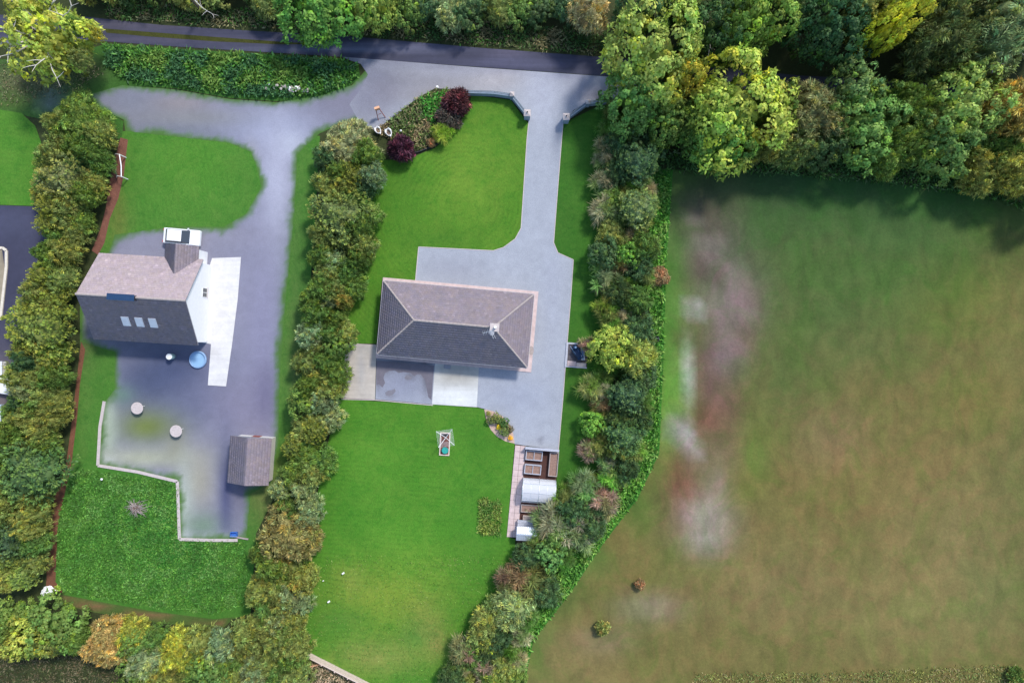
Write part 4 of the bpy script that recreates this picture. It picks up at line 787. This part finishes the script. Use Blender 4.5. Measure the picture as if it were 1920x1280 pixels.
# cars ---------------------------------------------------------------------------
def car(px, py, rz, paint, label):
    r = empty('car', W(px, py, .7), rz, label, 'car'); L, Wd = 4.3, 1.76
    prof = [(-2.15,.35),(-2.15,.75),(-2.02,.92),(-1.35,.98),(1.75,.93),(2.1,.8),(2.15,.55),(2.12,.32)]
    b = MB(); n = len(prof); ys = [-.88,-.80,.80,.88]; zs = [.97,1,1,.97]
    for y, k in zip(ys, zs): b.v += [(x*(1 if abs(y) < .85 else .985), y, z*k) for x, z in prof]
    for j in range(3):
        for i in range(n): b.f.append((j*n+i, j*n+(i+1)%n, (j+1)*n+(i+1)%n, (j+1)*n+i))
    b.f += [tuple(range(n))[::-1], tuple(3*n+i for i in range(n))]; b.build('body', M[paint], r, bevel=.03, smooth=False)
    b = MB(); lo = [(-1.75,.96),(1.05,.95)]; b.add([(-1.8,-.78,.95),(1.05,-.78,.93),(1.05,.78,.93),(-1.8,.78,.95),(-1.35,-.62,1.42),(.25,-.62,1.44),(.25,.62,1.44),(-1.35,.62,1.42)], [(3,2,1,0),(4,5,6,7),(0,1,5,4),(1,2,6,5),(2,3,7,6),(3,0,4,7)]); b.build('glasshouse', M['glass'], r, bevel=.02)
    MB().add([(-1.4,-.64,1.425),(.28,-.64,1.445),(.28,.64,1.445),(-1.4,.64,1.425),(-1.32,-.58,1.47),(.18,-.58,1.48),(.18,.58,1.48),(-1.32,.58,1.47)], [(3,2,1,0),(4,5,6,7),(0,1,5,4),(1,2,6,5),(2,3,7,6),(3,0,4,7)]).build('roof_panel', M[paint], r)
    for x in (-1.3, 1.35):
        for s in (-1, 1):
            wv = MB()
            for k, (rr, y0, y1) in enumerate(((.32, .70, .9),)):
                ring = [[(x+rr*q*math.cos(2*PI*i/18), s*y, .32+rr*q*math.sin(2*PI*i/18)) for i in range(18)] for q, y in ((.9,y0),(1,y0+.03),(1,y1-.03),(.9,y1))]
                for g in ring: wv.v += g
                for j in range(3):
                    for i in range(18): wv.f.append((j*18+i, j*18+(i+1)%18, (j+1)*18+(i+1)%18, (j+1)*18+i))
                wv.f += [tuple(range(18)), tuple(54+i for i in range(18))]
            wo = wv.build('wheel', M['rubber'], r); rm = MB().tube([(x, s*.90, .32),(x, s*.915, .32)], .2, 14); rm.build('rim', M['alu'], wo)
    for s in (-1, 1):
        MB().box(1.98, s*.62-.16, .6, 2.13, s*.62+.16, .76).build('headlight', M['lamp'], r); MB().box(-2.165, s*.68-.12, .62, -2.10, s*.68+.12, .82).build('tail_light', M['redlamp'], r)
        MB().box(.75, s*.93-.09, .93, .9, s*.93+.09, 1.06).build('mirror', M[paint], r)
    return r
car(341, 444, R(-5), 'carwhite', 'white car parked in front of the neighbour\'s gabled house')
car(-14, 719, R(-12), 'carwhite', 'front of a white car entering the left edge of the picture on tarmac')
tb = empty('trailer', W(-9, 800, .8), R(90), 'pale blue trailer at the left edge below the white car', 'trailer')
b = MB(); b.box(-2.6,-.85,.5,-2.5,.85,1.0); b.box(2.5,-.85,.5,2.6,.85,1.0); b.box(-2.5,-.85,.5,2.5,-.75,1.0); b.box(-2.5,.75,.5,2.5,.85,1.0); b.build('side_board', M['carblue'], tb)
MB().box(-2.5,-.75,.5,2.5,.75,.56).build('deck', M['white'], tb); MB().tube([(2.6,0,.5),(3.6,0,.45)], .05, 8).build('tow_bar', M['alu'], tb)
for s in (-1, 1): MB().tube([(0,s*.88,.3),(0,s*1.02,.3)], .3, 16).build('wheel', M['rubber'], tb)
gb = empty('storage_box', W(-4, 690, .6), 0, 'pale mint storage box at the left edge on the tarmac', 'storage box')
MB().box(-.5,-.75,0,.55,.75,.7).build('box', M['pvc'], gb, bevel=.03); MB().box(-.55,-.8,.702,.6,.8,.78).build('lid', M['lamp'], gb, bevel=.02)
kb = MB(); pts = [(-60,464),(6,465),(13,470),(13,500),(2,598),(-60,600)]
for a, c in zip(pts, pts[1:]): kb.bar((*W(*a), -.02), (*W(*c), -.02), .3, .17)
kb.build('kerb', M['cream'], kind='structure')
sheet('paved_bed', [(-60,468),(4,468),(9,500),(0,594),(-60,594)], .03, 'concrete', (176,160,140), step=1, blobs=[(4,485,6,16,(96,84,76),.7)])

# neighbour's garden things ---------------------------------------------------------
for px, py, l in ((257,765,'round white garden table on the small lawn nearest the neighbour\'s house'),(330,808,'round white garden table at the lower right corner of the small lawn')):
    t = empty('garden_table', W(px, py, .7), 0, l, 'table'); MB().lathe([(.68,.68),(.7,.70),(.7,.73),(.66,.745)], 28).build('tabletop', M['cap'], t)
    for k in range(4): a = k*PI/2+.4; MB().tube([(.55*math.cos(a),.55*math.sin(a),0),(.35*math.cos(a),.35*math.sin(a),.68)], .025, 6).build('leg', M['pvc'], t)
t = empty('paddling_pool', W(372, 674), 0, 'round light blue paddling pool behind the neighbour\'s house', 'paddling pool')
MB().lathe([(.95,0),(1.05,.12),(.98,.28),(.9,.3),(.86,.2),(.86,.1)], 26).build('pool_ring', M['ltblue'], t, smooth=True); MB().lathe([(.85,.11),(.85,.115)], 26).build('water_surface', plain('pool_water', (.25,.42,.6), .08, .05), t)
t = empty('water_butt', W(325, 668), 0, 'pale green water butt beside the light blue paddling pool', 'water butt'); MB().lathe([(.28,0),(.36,.5),(.33,.98)], 18).build('barrel', plain('pale_green_plastic', (.35,.5,.46), .5), t, smooth=False); MB().lathe([(.35,.982),(.35,1.02),(.1,1.06)], 18).build('lid', M['pvc'], t)
# football goal
g = empty('football_goal', W(229, 314), R(5), 'white tubular football goal against the soil border at the left', 'goal')
b = MB(); b.tube([(.55,-1.45,0),(.55,-1.45,1.35)], .06, 8); b.build('post', M['white'], g); MB().tube([(.55,1.1,0),(.55,1.1,1.35)], .06, 8).build('post', M['white'], g)
MB().tube([(.55,-1.45,1.35),(.66,-.2,1.38),(.55,1.1,1.35)], .06, 8).build('crossbar', M['white'], g)
for y, e2 in ((-1.45,-1.1),(1.1,1.45)): MB().tube([(.55,y,1.35),(-.1,(y+e2)/2+.05,1.0),(-.75,e2,0.03)], .04, 6).build('side_stay', M['white'], g)
MB().tube([(-.75,-1.1,.03),(-.75,1.45,.03)], .025, 6).build('ground_bar', M['grey'], g)
# brush heap
bh = empty('brush_heap', W(256, 950), 0, 'heap of dead grey-brown branches on the neighbour\'s rough lawn', 'brush heap')
b = MB(); rs = random.Random(4)
for i in range(70):
    a = rs.uniform(0, 2*PI); r0 = rs.uniform(0,.6); p = Vector((r0*math.cos(a), r0*math.sin(a), rs.uniform(.05,.5))); a2 = rs.uniform(0,2*PI); L = rs.uniform(.6,1.5); q = p + Vector((math.cos(a2)*L, math.sin(a2)*L*.8, rs.uniform(-.1,.35)-.15)); q.z = max(q.z, .03)
    b.tube([p, (p+q)/2+Vector((0,0,.12)), q], [.035,.028,.012], 5)
o = b.build('twigs', M['timber'], bh); o['kind'] = 'stuff'
b = MB()
for i in range(8): a = i*.9; b.tube([(-.3*math.cos(a),-.3*math.sin(a),.2+.04*i),(.55*math.cos(a),.55*math.sin(a),.35+.03*i)], .07, 6)
b.build('dark_logs', M['compost'], bh)
# white sack, blue crate, plank
ws = empty('white_sack', W(93, 1106), .5, 'crumpled white sack at the bottom left corner of the rough lawn', 'sack')
bm = bmesh.new(); bmesh.ops.create_icosphere(bm, subdivisions=4, radius=1)
for v in bm.verts:
    v.co = Vector((v.co.x*.75, v.co.y*.58, v.co.z*.4+.32)) * (1 + .22*mn.noise(v.co*2.2) + .1*mn.noise(v.co*6)); v.co.z = max(v.co.z, 0)
me = bpy.data.meshes.new('sack_body'); bm.to_mesh(me); bm.free(); me.materials.append(M['white']); link(me, 'sack_body', ws)
MB().tube([(.55,-.2,.12),(.85,-.5,.05)], [.09,.03], 7).build('sack_neck', M['white'], ws)
bc = empty('blue_crate', W(440, 1000), 0, 'bright blue crate at the lower end of the neighbour\'s concrete yard', 'crate')
b = MB(); b.box(-.4,-.25,0,.4,.25,.04); b.box(-.4,-.25,.04,-.36,.25,.36); b.box(.36,-.25,.04,.4,.25,.36); b.box(-.36,-.25,.04,.36,-.21,.36); b.box(-.36,.21,.04,.36,.25,.36); b.build('crate_shell', M['blue'], bc)
MB().box(-.42,-.27,.362,.42,-.2,.40).build('rim', M['ltblue'], bc)
pk = MB().bar((*W(432,1004), .0), (*W(466,1010), .0), .16, .14).build('timber_edging', M['timber'], None, label='short timber edging board beside the blue crate', cat='edging')
# rubble pile with flowers on verge
rp = empty('stone_heap', W(542, 168), 0, 'row of pale broken stones along the lower edge of the lush verge', 'stone heap')
for i in range(34):
    s = random.uniform(.1,.24); x = random.uniform(-2.6,2.7); bm = bmesh.new(); bmesh.ops.create_icosphere(bm, subdivisions=1, radius=s)
    for v in bm.verts: v.co *= random.uniform(.75,1.2); v.co.z *= .7
    me = bpy.data.meshes.new('stone'); bm.to_mesh(me); bm.free(); me.materials.append(M['stone' if i % 4 else 'pvc']); so = link(me, 'stone', rp); so.location = (x, random.uniform(-.35,.35)+.12*x*-.9, s*.6+.35)

# entrance walls ----------------------------------------------------------------------
def wing(pts, piers, big, label):
    P = [Vector((*W(*p), 0)) for p in pts]; o = empty('entrance_wall', P[0], 0, label, 'wall'); P = [p - P[0] for p in P]
    for a, c in zip(P, P[1:]):
        MB().bar(a - Vector((0,0,.05)), c - Vector((0,0,.05)), .26, .95).build('wall_panel', M['slate'], o)
        MB().bar(a + Vector((0,0,.902)), c + Vector((0,0,.902)), .34, .07).build('coping', M['slate'], o)
        rl = MB(); n = max(3, int((c-a).length/.16)); d = (c-a)/n
        for i in range(1, n): rl.tube([a+d*i+Vector((0,0,.97)), a+d*i+Vector((0,0,1.42))], .013, 5)
        rl.tube([a+Vector((0,0,1.36)), c+Vector((0,0,1.36))], .018, 5); rl.tube([a+Vector((0,0,1.03)), c+Vector((0,0,1.03))], .014, 5); q = rl.build('railing', M['iron'], o); q['kind'] = 'stuff'
    for i in range(len(P)):
        if i not in piers: continue
        s = .34 if i == big else .22; p = P[i]; hh = 1.55 if i == big else 1.3
        pr = MB().box(p.x-s, p.y-s, -.05, p.x+s, p.y+s, hh).build('pier', M['slate'], o)
        MB().add([(p.x-s-.05,p.y-s-.05,hh+.002),(p.x+s+.05,p.y-s-.05,hh+.002),(p.x+s+.05,p.y+s+.05,hh+.002),(p.x-s-.05,p.y+s+.05,hh+.002),(p.x,p.y,hh+.22)], [(3,2,1,0),(0,1,4),(1,2,4),(2,3,4),(3,0,4)]).build('pier_cap', M['cap'], pr)
        if i == big: MB().lathe([(.04,hh+.2),(.09,hh+.3),(.07,hh+.38),(.02,hh+.42)], 10, (p.x,p.y,0)).build('finial', M['iron'], pr)
wing([(874,177.5),(925,179),(960,184),(988,220)], (2,3), 3, 'left entrance wall with iron railings curving in to the driveway')
wing([(1060,227),(1100,198),(1136,194)], (0,1), 0, 'right entrance wall with iron railings running under the tall trees')
# swan planters
def swan(px, py, rz, s, label):
    r = empty('swan_planter', W(px, py, .3), rz, label, 'planter')
    b = MB(); nseg = 20; prof = []
    rows = [(.0,.55),(.12,.85),(.35,1.0),(.5,.96)]
    for z, k in rows: b.v += [(s*.62*k*math.cos(2*PI*i/nseg), s*.42*k*math.sin(2*PI*i/nseg)*(1.0), z*s*1.3) for i in range(nseg)]
    for z, k in ((.5,.78),(.3,.72)): b.v += [(s*.62*k*math.cos(2*PI*i/nseg), s*.42*k*math.sin(2*PI*i/nseg), z*s*1.3) for i in range(nseg)]
    for j in range(5):
        for i in range(nseg): b.f.append((j*nseg+i, j*nseg+(i+1)%nseg, (j+1)*nseg+(i+1)%nseg, (j+1)*nseg+i))
    b.f += [tuple(range(nseg))[::-1]]; b.build('body', M['white'], r, smooth=True)
    MB().lathe([(.44*s,.4*s),(.44*s,.42*s)], 18).build('soil', M['compost'], r).scale = (1,.72,1)
    MB().tube([(.5*s,0,.45*s),(.72*s,0,.75*s),(.66*s,0,1.05*s),(.78*s,0,1.28*s),(1.0*s,0,1.2*s)], [.17*s,.13*s,.10*s,.11*s,.06*s], 10).build('neck', M['white'], r, smooth=True)
    MB().tube([(1.0*s,0,1.2*s),(1.18*s,0,1.12*s)], [.045*s,.015*s], 8).build('beak', M['orange'], r)
    for q in (-1, 1): MB().tube([(.3*s,q*.36*s,.5*s),(-.2*s,q*.42*s,.66*s),(-.68*s,q*.22*s,.72*s)], [.07*s,.12*s,.03*s], 8).build('wing', M['white'], r, smooth=True)
swan(709, 245, R(-55), .72, 'white swan-shaped planter nearest the neighbour\'s entrance, left of the pair')
swan(729, 249, R(-62), .78, 'white swan-shaped planter beside the purple shrub, right of the pair')
t = empty('garden_light', W(753, 248), 0, 'tiny white garden light between the planters and the purple shrub', 'garden light'); MB().tube([(0,0,0),(0,0,.5)], .03, 6).build('stake', M['white'], t); MB().lathe([(.09,.5),(.12,.6),(.03,.68)], 10).build('lamp_head', M['pvc'], t)
t = empty('white_stone', W(820, 164), 0, 'small white stone on the kerb of the rough bed', 'stone'); bm = bmesh.new(); bmesh.ops.create_icosphere(bm, subdivisions=2, radius=.17)
for v in bm.verts: v.co *= 1 + .25*mn.noise(v.co*6); v.co.z = v.co.z*.7 + .1
me = bpy.data.meshes.new('stone'); bm.to_mesh(me); bm.free(); me.materials.append(M['white']); link(me, 'stone_body', t)
t = empty('sign_board', W(712, 212), R(20), 'peach sign board on reddish timber legs at the corner of the rough bed', 'sign')
MB().box(-.28,-.12,1.25,.3,.14,1.8).build('board', M['orange'], t)
for q in (-.2,.2): MB().tube([(q,0,1.25),(q*2.2,-.75,0)], .045, 6).build('leg', M['redwood'], t)
MB().tube([(-.2,-.35,.65),(.2,-.35,.65)], .03, 6).build('brace', M['redwood'], t)
eb = MB()
pts = [(742,292),(768,290),(790,284),(808,276),(822,270)]
for a, c in zip(pts, pts[1:]): eb.bar((*W(*a), 0), (*W(*c), 0), .09, .28)
eb.build('bed_edging', M['iron'], None, label='low dark edging along the lawn side of the rough bed', cat='edging')

# pink gravel bed and paved path ------------------------------------------------------
arc = [(908,767),(926,771),(942,780),(954,794),(962,812),(965,831),(948,827),(932,818),(920,805),(912,788)]
sheet('gravel_bed', arc, .03, 'pink_gravel', step=2, z0=-.02)
pa = empty('paved_path', (0,0,0), 0, 'pink paved path', 'path'); del pa['category']; del pa['label']; pa['kind'] = 'structure'
A0, A1, B0, B1 = Vector(W(966,834)), Vector(W(986,836)), Vector(W(950,1006)), Vector(W(971,1007)); nr = 15
for i in range(nr):
    for j in range(2):
        def pt(s, t): return (A0.lerp(A1, s)).lerp(B0.lerp(B1, s), t)
        g = .012; s0, s1 = j/2 + g, (j+1)/2 - g; t0, t1 = i/nr + .0012, (i+1)/nr - .0012; z = .045 + random.uniform(0,.008)
        q = [pt(s0,t0), pt(s1,t0), pt(s1,t1), pt(s0,t1)]; MB().add([(p.x,p.y,-.02) for p in q] + [(p.x,p.y,z) for p in q], [(3,2,1,0),(4,5,6,7),(0,1,5,4),(1,2,6,5),(2,3,7,6),(3,0,4,7)]).build('slab', M['slab'], pa)
sheet('mortar_bed', [(966,834),(986,836),(971,1007),(950,1006)], .02, 'concrete', (120,96,92), step=2)

# vegetable garden ------------------------------------------------------------------
def raised(px, py, wx, wy, hh, rz, label, mat, div=0, fillm='compost', nm='raised_bed'):
    o = empty(nm, W(px, py, hh), rz, label, 'raised bed'); t = .09
    MB().box(-wx/2,-wy/2,-.02,wx/2,-wy/2+t,hh).build('board', M[mat], o); MB().box(-wx/2,wy/2-t,-.02,wx/2,wy/2,hh).build('board', M[mat], o)
    MB().box(-wx/2,-wy/2+t,-.02,-wx/2+t,wy/2-t,hh-.003).build('board', M[mat], o); MB().box(wx/2-t,-wy/2+t,-.02,wx/2,wy/2-t,hh-.003).build('board', M[mat], o)
    for k in range(div): x = -wx/2 + wx*(k+1)/(div+1); MB().box(x-.035,-wy/2+t,.0,x+.035,wy/2-t,hh-.02).build('divider', M[mat], o)
    MB().box(-wx/2+t,-wy/2+t,-.02,wx/2-t,wy/2-t,hh*.72).build('soil', M[fillm], o); return o
soilp = plain('pinkish_soil', (.26,.165,.13), .95, .3, 7, bump=.5)
M['psoil'] = soilp
raised(1001.5, 854, 1.95, 1.12, .5, R(-5), 'upper grey-framed raised bed with a divider beside the pink path', 'grey_timber', 1, 'psoil')
raised(999, 880, 1.95, 1.12, .5, R(-5), 'lower grey-framed raised bed with a divider, next to the greenhouse', 'grey_timber', 1, 'psoil')
raised(1038, 870.5, 1.05, 2.8, .55, R(-5), 'long timber planting box on the right of the kitchen garden', 'timber', 0, 'psoil')
raised(1000, 954, 2.9, .9, .4, R(-4), 'low bed with dry plants behind the greenhouse', 'timber', 0, 'psoil')
blades('dry_plants', [(984,950),(1018,953),(1017,960),(983,957)], 90, .3, .07, [(.30,.26,.14),(.2,.2,.08)], 'dry plants growing in the bed behind the greenhouse', 'plants', hz=.4)
t = empty('timber_screen', W(1016, 839), R(-5), 'low grey timber screen between the drive and the raised beds', 'fence')
for k in range(3): MB().box(-1.93,-.05-.0*k,.12+.27*k,1.93,0,.36+.27*k).build('rail', M['grey_timber'], t)
for x in (-1.9,-.65,.65,1.9): MB().box(x-.05,-.16,-.05,x+.05,-.052,1.0).build('post', M['grey_timber'], t)
MB().box(-1.97,-.18,1.002,1.97,.1,1.045).build('top_rail', M['grey_timber'], t)
# greenhouse: barrel-vaulted, axis left-right
gh = empty('greenhouse', W(1010, 921.5, .8), R(-4.5), 'barrel-roofed clear plastic greenhouse between the raised beds and the metal shed', 'greenhouse')
GL, GW = 1.9, 1.36; arcp = [(-GW*math.cos(PI*i/16) if 0 < i < 16 else (-GW if i == 0 else GW), .55 + 1.25*math.sin(PI*i/16)) for i in range(17)]
prof = [(-GW, 0)] + arcp + [(GW, 0)]
for x0, x1 in ((-GL, -.03), (.03, GL)):
    for i0, i1 in ((0,5),(5,9),(9,13),(13,18)):
        b = MB(); n = i1-i0+1; b.v += [(x0, y, z) for y, z in prof[i0:i1+1]] + [(x1, y, z) for y, z in prof[i0:i1+1]]; b.f += [(i, i+1, n+i+1, n+i) for i in range(n-1)]
        b.build('polycarbonate_sheet', M['poly'], gh, smooth=True)
for x in (-GL, 0, GL): MB().tube([(x, y*1.012, z*1.008) for y, z in prof], .042, 6).build('arch_frame', M['alu'], gh)
for x in (-GL/2, GL/2): MB().tube([(x, y*1.006, z*1.004) for y, z in prof], .018, 6).build('arch_rib', M['alu'], gh)
for i in (1, 5, 9, 13, 17): y, z = prof[i]; MB().tube([(-GL, y*1.012, z*1.01), (GL, y*1.012, z*1.01)], .025, 6).build('purlin', M['alu'], gh)
for x in (-GL, GL): MB().add([(x, y*.99, z*.99) for y, z in prof], [tuple(range(len(prof)))]).build('end_panel', M['poly'], gh)
d = MB(); d.box(-GL-.05,-.42,.05,-GL-.02,-.38,1.6); d.box(-GL-.05,.38,.05,-GL-.02,.42,1.6); d.box(-GL-.05,-.38,1.56,-GL-.02,.38,1.6); d.box(-GL-.05,-.38,.85,-GL-.02,.38,.9); d.build('door_frame', M['alu'], gh)
MB().box(-GL+.1,-GW+.12,0,GL-.1,-GW+.62,.35).build('planting_bench', M['timber'], gh); MB().box(-GL+.1,GW-.62,0,GL-.1,GW-.12,.35).build('planting_bench', M['timber'], gh)
# metal shed, table, frame
ms = empty('metal_shed', W(987, 1001, 1.5), R(-3), 'small shed with pale blue metal ridge roof at the end of the pink path', 'shed')
MB().box(-1.05,-.62,-.05,1.1,.62,1.35).build('wall', M['zinc'], ms)
for s, nm in ((1,'roof_sheet'),(-1,'roof_sheet')):
    b = MB(); n = 24
    for i in range(n+1): x = -1.15 + 2.4*i/n; dz = .018*(i % 2); b.v += [(x, 0, 1.72+dz), (x, s*.8, 1.38+dz)]
    b.f += [(2*i, 2*i+1, 2*i+3, 2*i+2) for i in range(n)]; b.build(nm, M['zinc'], ms)
MB().bar((-1.16,0,1.71), (1.26,0,1.71), .16, .05).build('ridge_cap', M['zinc'], ms)
MB().box(-1.09,-.3,.05,-1.052,.3,1.25).build('door', M['grey'], ms)
t = empty('potting_table', W(986, 981, .7), R(-3), 'grey timber potting bench directly above the metal shed', 'bench')
for k in range(4): MB().box(-.95,-.36+.19*k,.66,.85,-.20+.19*k,.70).build('plank', M['grey_timber'], t)
for x in (-.88,.78):
    for y in (-.3,.3): MB().box(x-.04,y-.04,0,x+.04,y+.04,.658).build('leg', M['grey_timber'], t)
t = empty('wooden_crate', W(991, 972, .4), R(-3), 'small tan wooden crate above the potting bench', 'crate')
b = MB(); b.box(-.65,-.3,0,.65,.3,.05); b.build('base', M['pale_timber'], t)
for a in ((-.65,-.3,.05,.65,-.26,.4),(-.65,.26,.05,.65,.3,.4),(-.65,-.26,.05,-.61,.26,.4),(.61,-.26,.05,.65,.26,.4)): MB().box(*a).build('side', M['pale_timber'], t)
MB().box(-.6,-.25,.05,.6,.25,.3).build('contents', M['timber'], t)
MB().bar((*W(1000,978,.3), .1), (*W(1012,990,.9), .7), .12, .03).build('leaning_plank', M['timber'], None, label='plank leaning off the potting bench towards the straw bush', cat='plank')

# sand-and-line bed on the back lawn ----------------------------------------------------
t = empty('framed_bed', W(834, 832, .1), R(-3), 'narrow timber-framed bark bed in the back lawn under the clothes line', 'bed')
for a in ((-.6,-1.35,-.02,-.48,1.35,.16),(.48,-1.35,-.02,.6,1.35,.16),(-.48,-1.35,-.02,.48,-1.23,.157),(-.48,1.23,-.02,.48,1.35,.157)): MB().box(*a).build('board', M['pale_timber'], t)
MB().box(-.48,-1.23,-.02,.48,1.23,.06).build('bark', plain('red_bark', (.16,.07,.055), .95, .35, 6, bump=.6), t); MB().box(-.4,.95,.06,.3,1.2,.2).build('dark_block', M['iron'], t)
t = empty('lidded_tub', W(834.5, 844, .3), 0, 'round turquoise lidded tub at the lower end of the framed bed', 'tub'); MB().lathe([(.3,.06),(.37,.35)], 20).build('tub', M['navy'], t); MB().lathe([(.39,.352),(.40,.38),(.36,.42),(.05,.44)], 24).build('lid', M['teal'], t)
t = empty('clothes_line', W(838, 817), R(8), 'rotary clothes line with four white arms over the framed bed', 'clothes line')
MB().tube([(0,0,0),(0,0,1.5)], .03, 8).build('pole', M['alu'], t)
tips = []
for k in range(4):
    a = PI/4 + k*PI/2 + .0; tp = Vector((1.3*math.cos(a), 1.3*math.sin(a), 1.95)); tips.append(tp); MB().tube([(0,0,1.4), tp], .028, 6).build('arm', M['white'], t)
ln = MB()
for f in (1,.88,.76,.64,.52):
    for k in range(4): p, q = tips[k], tips[(k+1)%4]; c0 = Vector((0,0,1.4)); ln.tube([c0+(p-c0)*f, (c0+(p-c0)*f + c0+(q-c0)*f)/2 - Vector((0,0,.04)), c0+(q-c0)*f], .009, 4)
o = ln.build('line', M['pvc'], t); o['kind'] = 'stuff'
# lawn markers
for x, y, l in ((645,1072,'white marker stake on the worn patch of the back lawn, upper of the three'),(618,1125,'white marker stake beside the hedge on the back lawn, lowest of the three'),(607,1087,'smallest white marker nearest the middle hedge')):
    s = .45 if x == 607 else .8; t = empty('marker_stake', W(x, y), 0, l, 'marker'); MB().tube([(0,0,0),(.05,.05,.45*s)], .03*s, 6).build('stake', M['grey'], t); MB().box(-.16*s,-.1*s,.45*s,.2*s,.12*s,.6*s, Matrix.Rotation(.6, 4, 'Z')).build('head', M['white'], t)
t = empty('garden_light', W(194, 897), 0, 'tiny white light on a stake in the neighbour\'s rough lawn', 'garden light'); MB().tube([(0,0,0),(0,0,.3)], .03, 6).build('stake', M['white'], t); MB().lathe([(.12,.3),(.14,.4),(.03,.46)], 10).build('lamp_head', M['white'], t)
# square pad with wheelbarrow
t = empty('framed_pad', W(1081, 666, .1), R(-4), 'square kerbed pad between the driveway and the right hedge', 'pad')
for a in ((-1.3,-1.45,-.02,-1.05,1.45,.14),(-1.05,1.25,-.02,1.3,1.45,.137),(-1.05,-1.45,-.02,1.3,-1.3,.137)): MB().box(*a).build('kerb', M['grey_timber'], t)
MB().box(-1.05,-1.3,-.02,1.3,1.25,.03).build('base', plain('dark_grit', (.09,.08,.085), .95, .25, 5), t); MB().box(-1.0,-1.28,.03,.0,-.7,.07).build('slab', M['slab'], t); MB().box(.05,-1.28,.03,1.2,-.85,.065).build('slab', M['cap'], t)
t = empty('wheelbarrow', W(1084, 664, .5), R(-60), 'dark blue wheelbarrow standing on the square pad', 'wheelbarrow')
b = MB(); b.add([(-.55,-.28,.3),(.35,-.22,.3),(.35,.22,.3),(-.55,.28,.3),(-.75,-.42,.62),(.6,-.36,.62),(.6,.36,.62),(-.75,.42,.62)], [(3,2,1,0),(0,1,5,4),(1,2,6,5),(2,3,7,6),(3,0,4,7)]); b.build('tray', M['navy'], t)
for s in (-1,1): MB().tube([(-1.3,s*.34,.62),(-.4,s*.25,.3),(.75,s*.06,.2)], .025, 6).build('handle', M['ltblue'], t); MB().tube([(-.45,s*.25,.3),(-.5,s*.25,0)], .022, 6).build('leg', M['iron'], t)
MB().tube([(.8,-.05,.2),(.8,.05,.2)], .2, 16).build('wheel', M['rubber'], t)
t = empty('pressure_tank', W(1079, 651, .4), 0, 'small round blue tank in the upper part of the square pad', 'tank'); MB().lathe([(.28,.03),(.3,.1),(.3,.5),(.2,.62),(.06,.66)], 18).build('shell', M['navy'], t); MB().lathe([(.12,.66),(.13,.72),(.05,.75)], 12).build('valve', M['ltblue'], t)
t = empty('garden_bench', W(1093, 663, .5), R(-86), 'light blue-grey bench at the hedge side of the square pad', 'bench')
for k in range(3): MB().box(-.75,-.22+.15*k,.42,.75,-.10+.15*k,.45).build('plank', M['ltblue'] if k == 1 else M['grey_timber'], t)
for x in (-.65,.65): MB().box(x-.04,-.2,.0,x+.04,.2,.418).build('leg', M['grey_timber'], t)
# bin at the field edge
t = empty('field_bucket', W(1230, 635, .3), 0, 'black round bucket at the field edge beside the right hedge', 'bucket'); MB().lathe([(.25,0),(.34,.55),(.36,.57),(.30,.56),(.22,.1)], 18).build('shell', M['iron'], t); MB().tube([(.33*math.cos(a),.0+.33*math.sin(a)*.2,.57+.25*math.sin(a)) for a in np.linspace(0, PI, 9)], .012, 5).build('handle', M['alu'], t)
# bottom fence
P0, P1 = Vector((*W(560,1212), 0)), Vector((*W(730,1298), 0)); d = P1-P0; L = d.length; ang = math.atan2(d.y, d.x)
fc = empty('picket_fence', P0, ang, 'pale timber close-boarded fence across the bottom corner of the back lawn', 'fence'); nP = 7
for i in range(nP+1):
    x = L*i/nP; MB().box(x-.06,-.17,-.05,x+.06,-.05,1.22).build('post', M['pale_timber'], fc)
    if i < nP:
        pw_ = MB(); x1 = L*(i+1)/nP; k = 0; m = int((x1-x)/.13)
        for k in range(m): a = x + (x1-x)*k/m; pw_.box(a+.008, 0, .03+random.uniform(0,.03), a+(x1-x)/m-.008, .022, 1.12+random.uniform(-.015,.02))
        q = pw_.build('picket_panel', M['pale_timber'], fc); q['kind'] = 'stuff'
        for z in (.25,.85): MB().box(x+.002,-.048,z,x1-.002,-.002,z+.09).build('rail', M['pale_timber'], fc)
        MB().box(x+.002,-.05,1.15,x1-.002,.05,1.18).build('top_rail', M['pale_timber'], fc)
MB().bar((*W(579,1249), .05), (*W(605,1242), .25), .14, .06).build('loose_plank', M['orange'], None, label='orange-brown plank lying behind the fence at the bottom hedge', cat='plank')
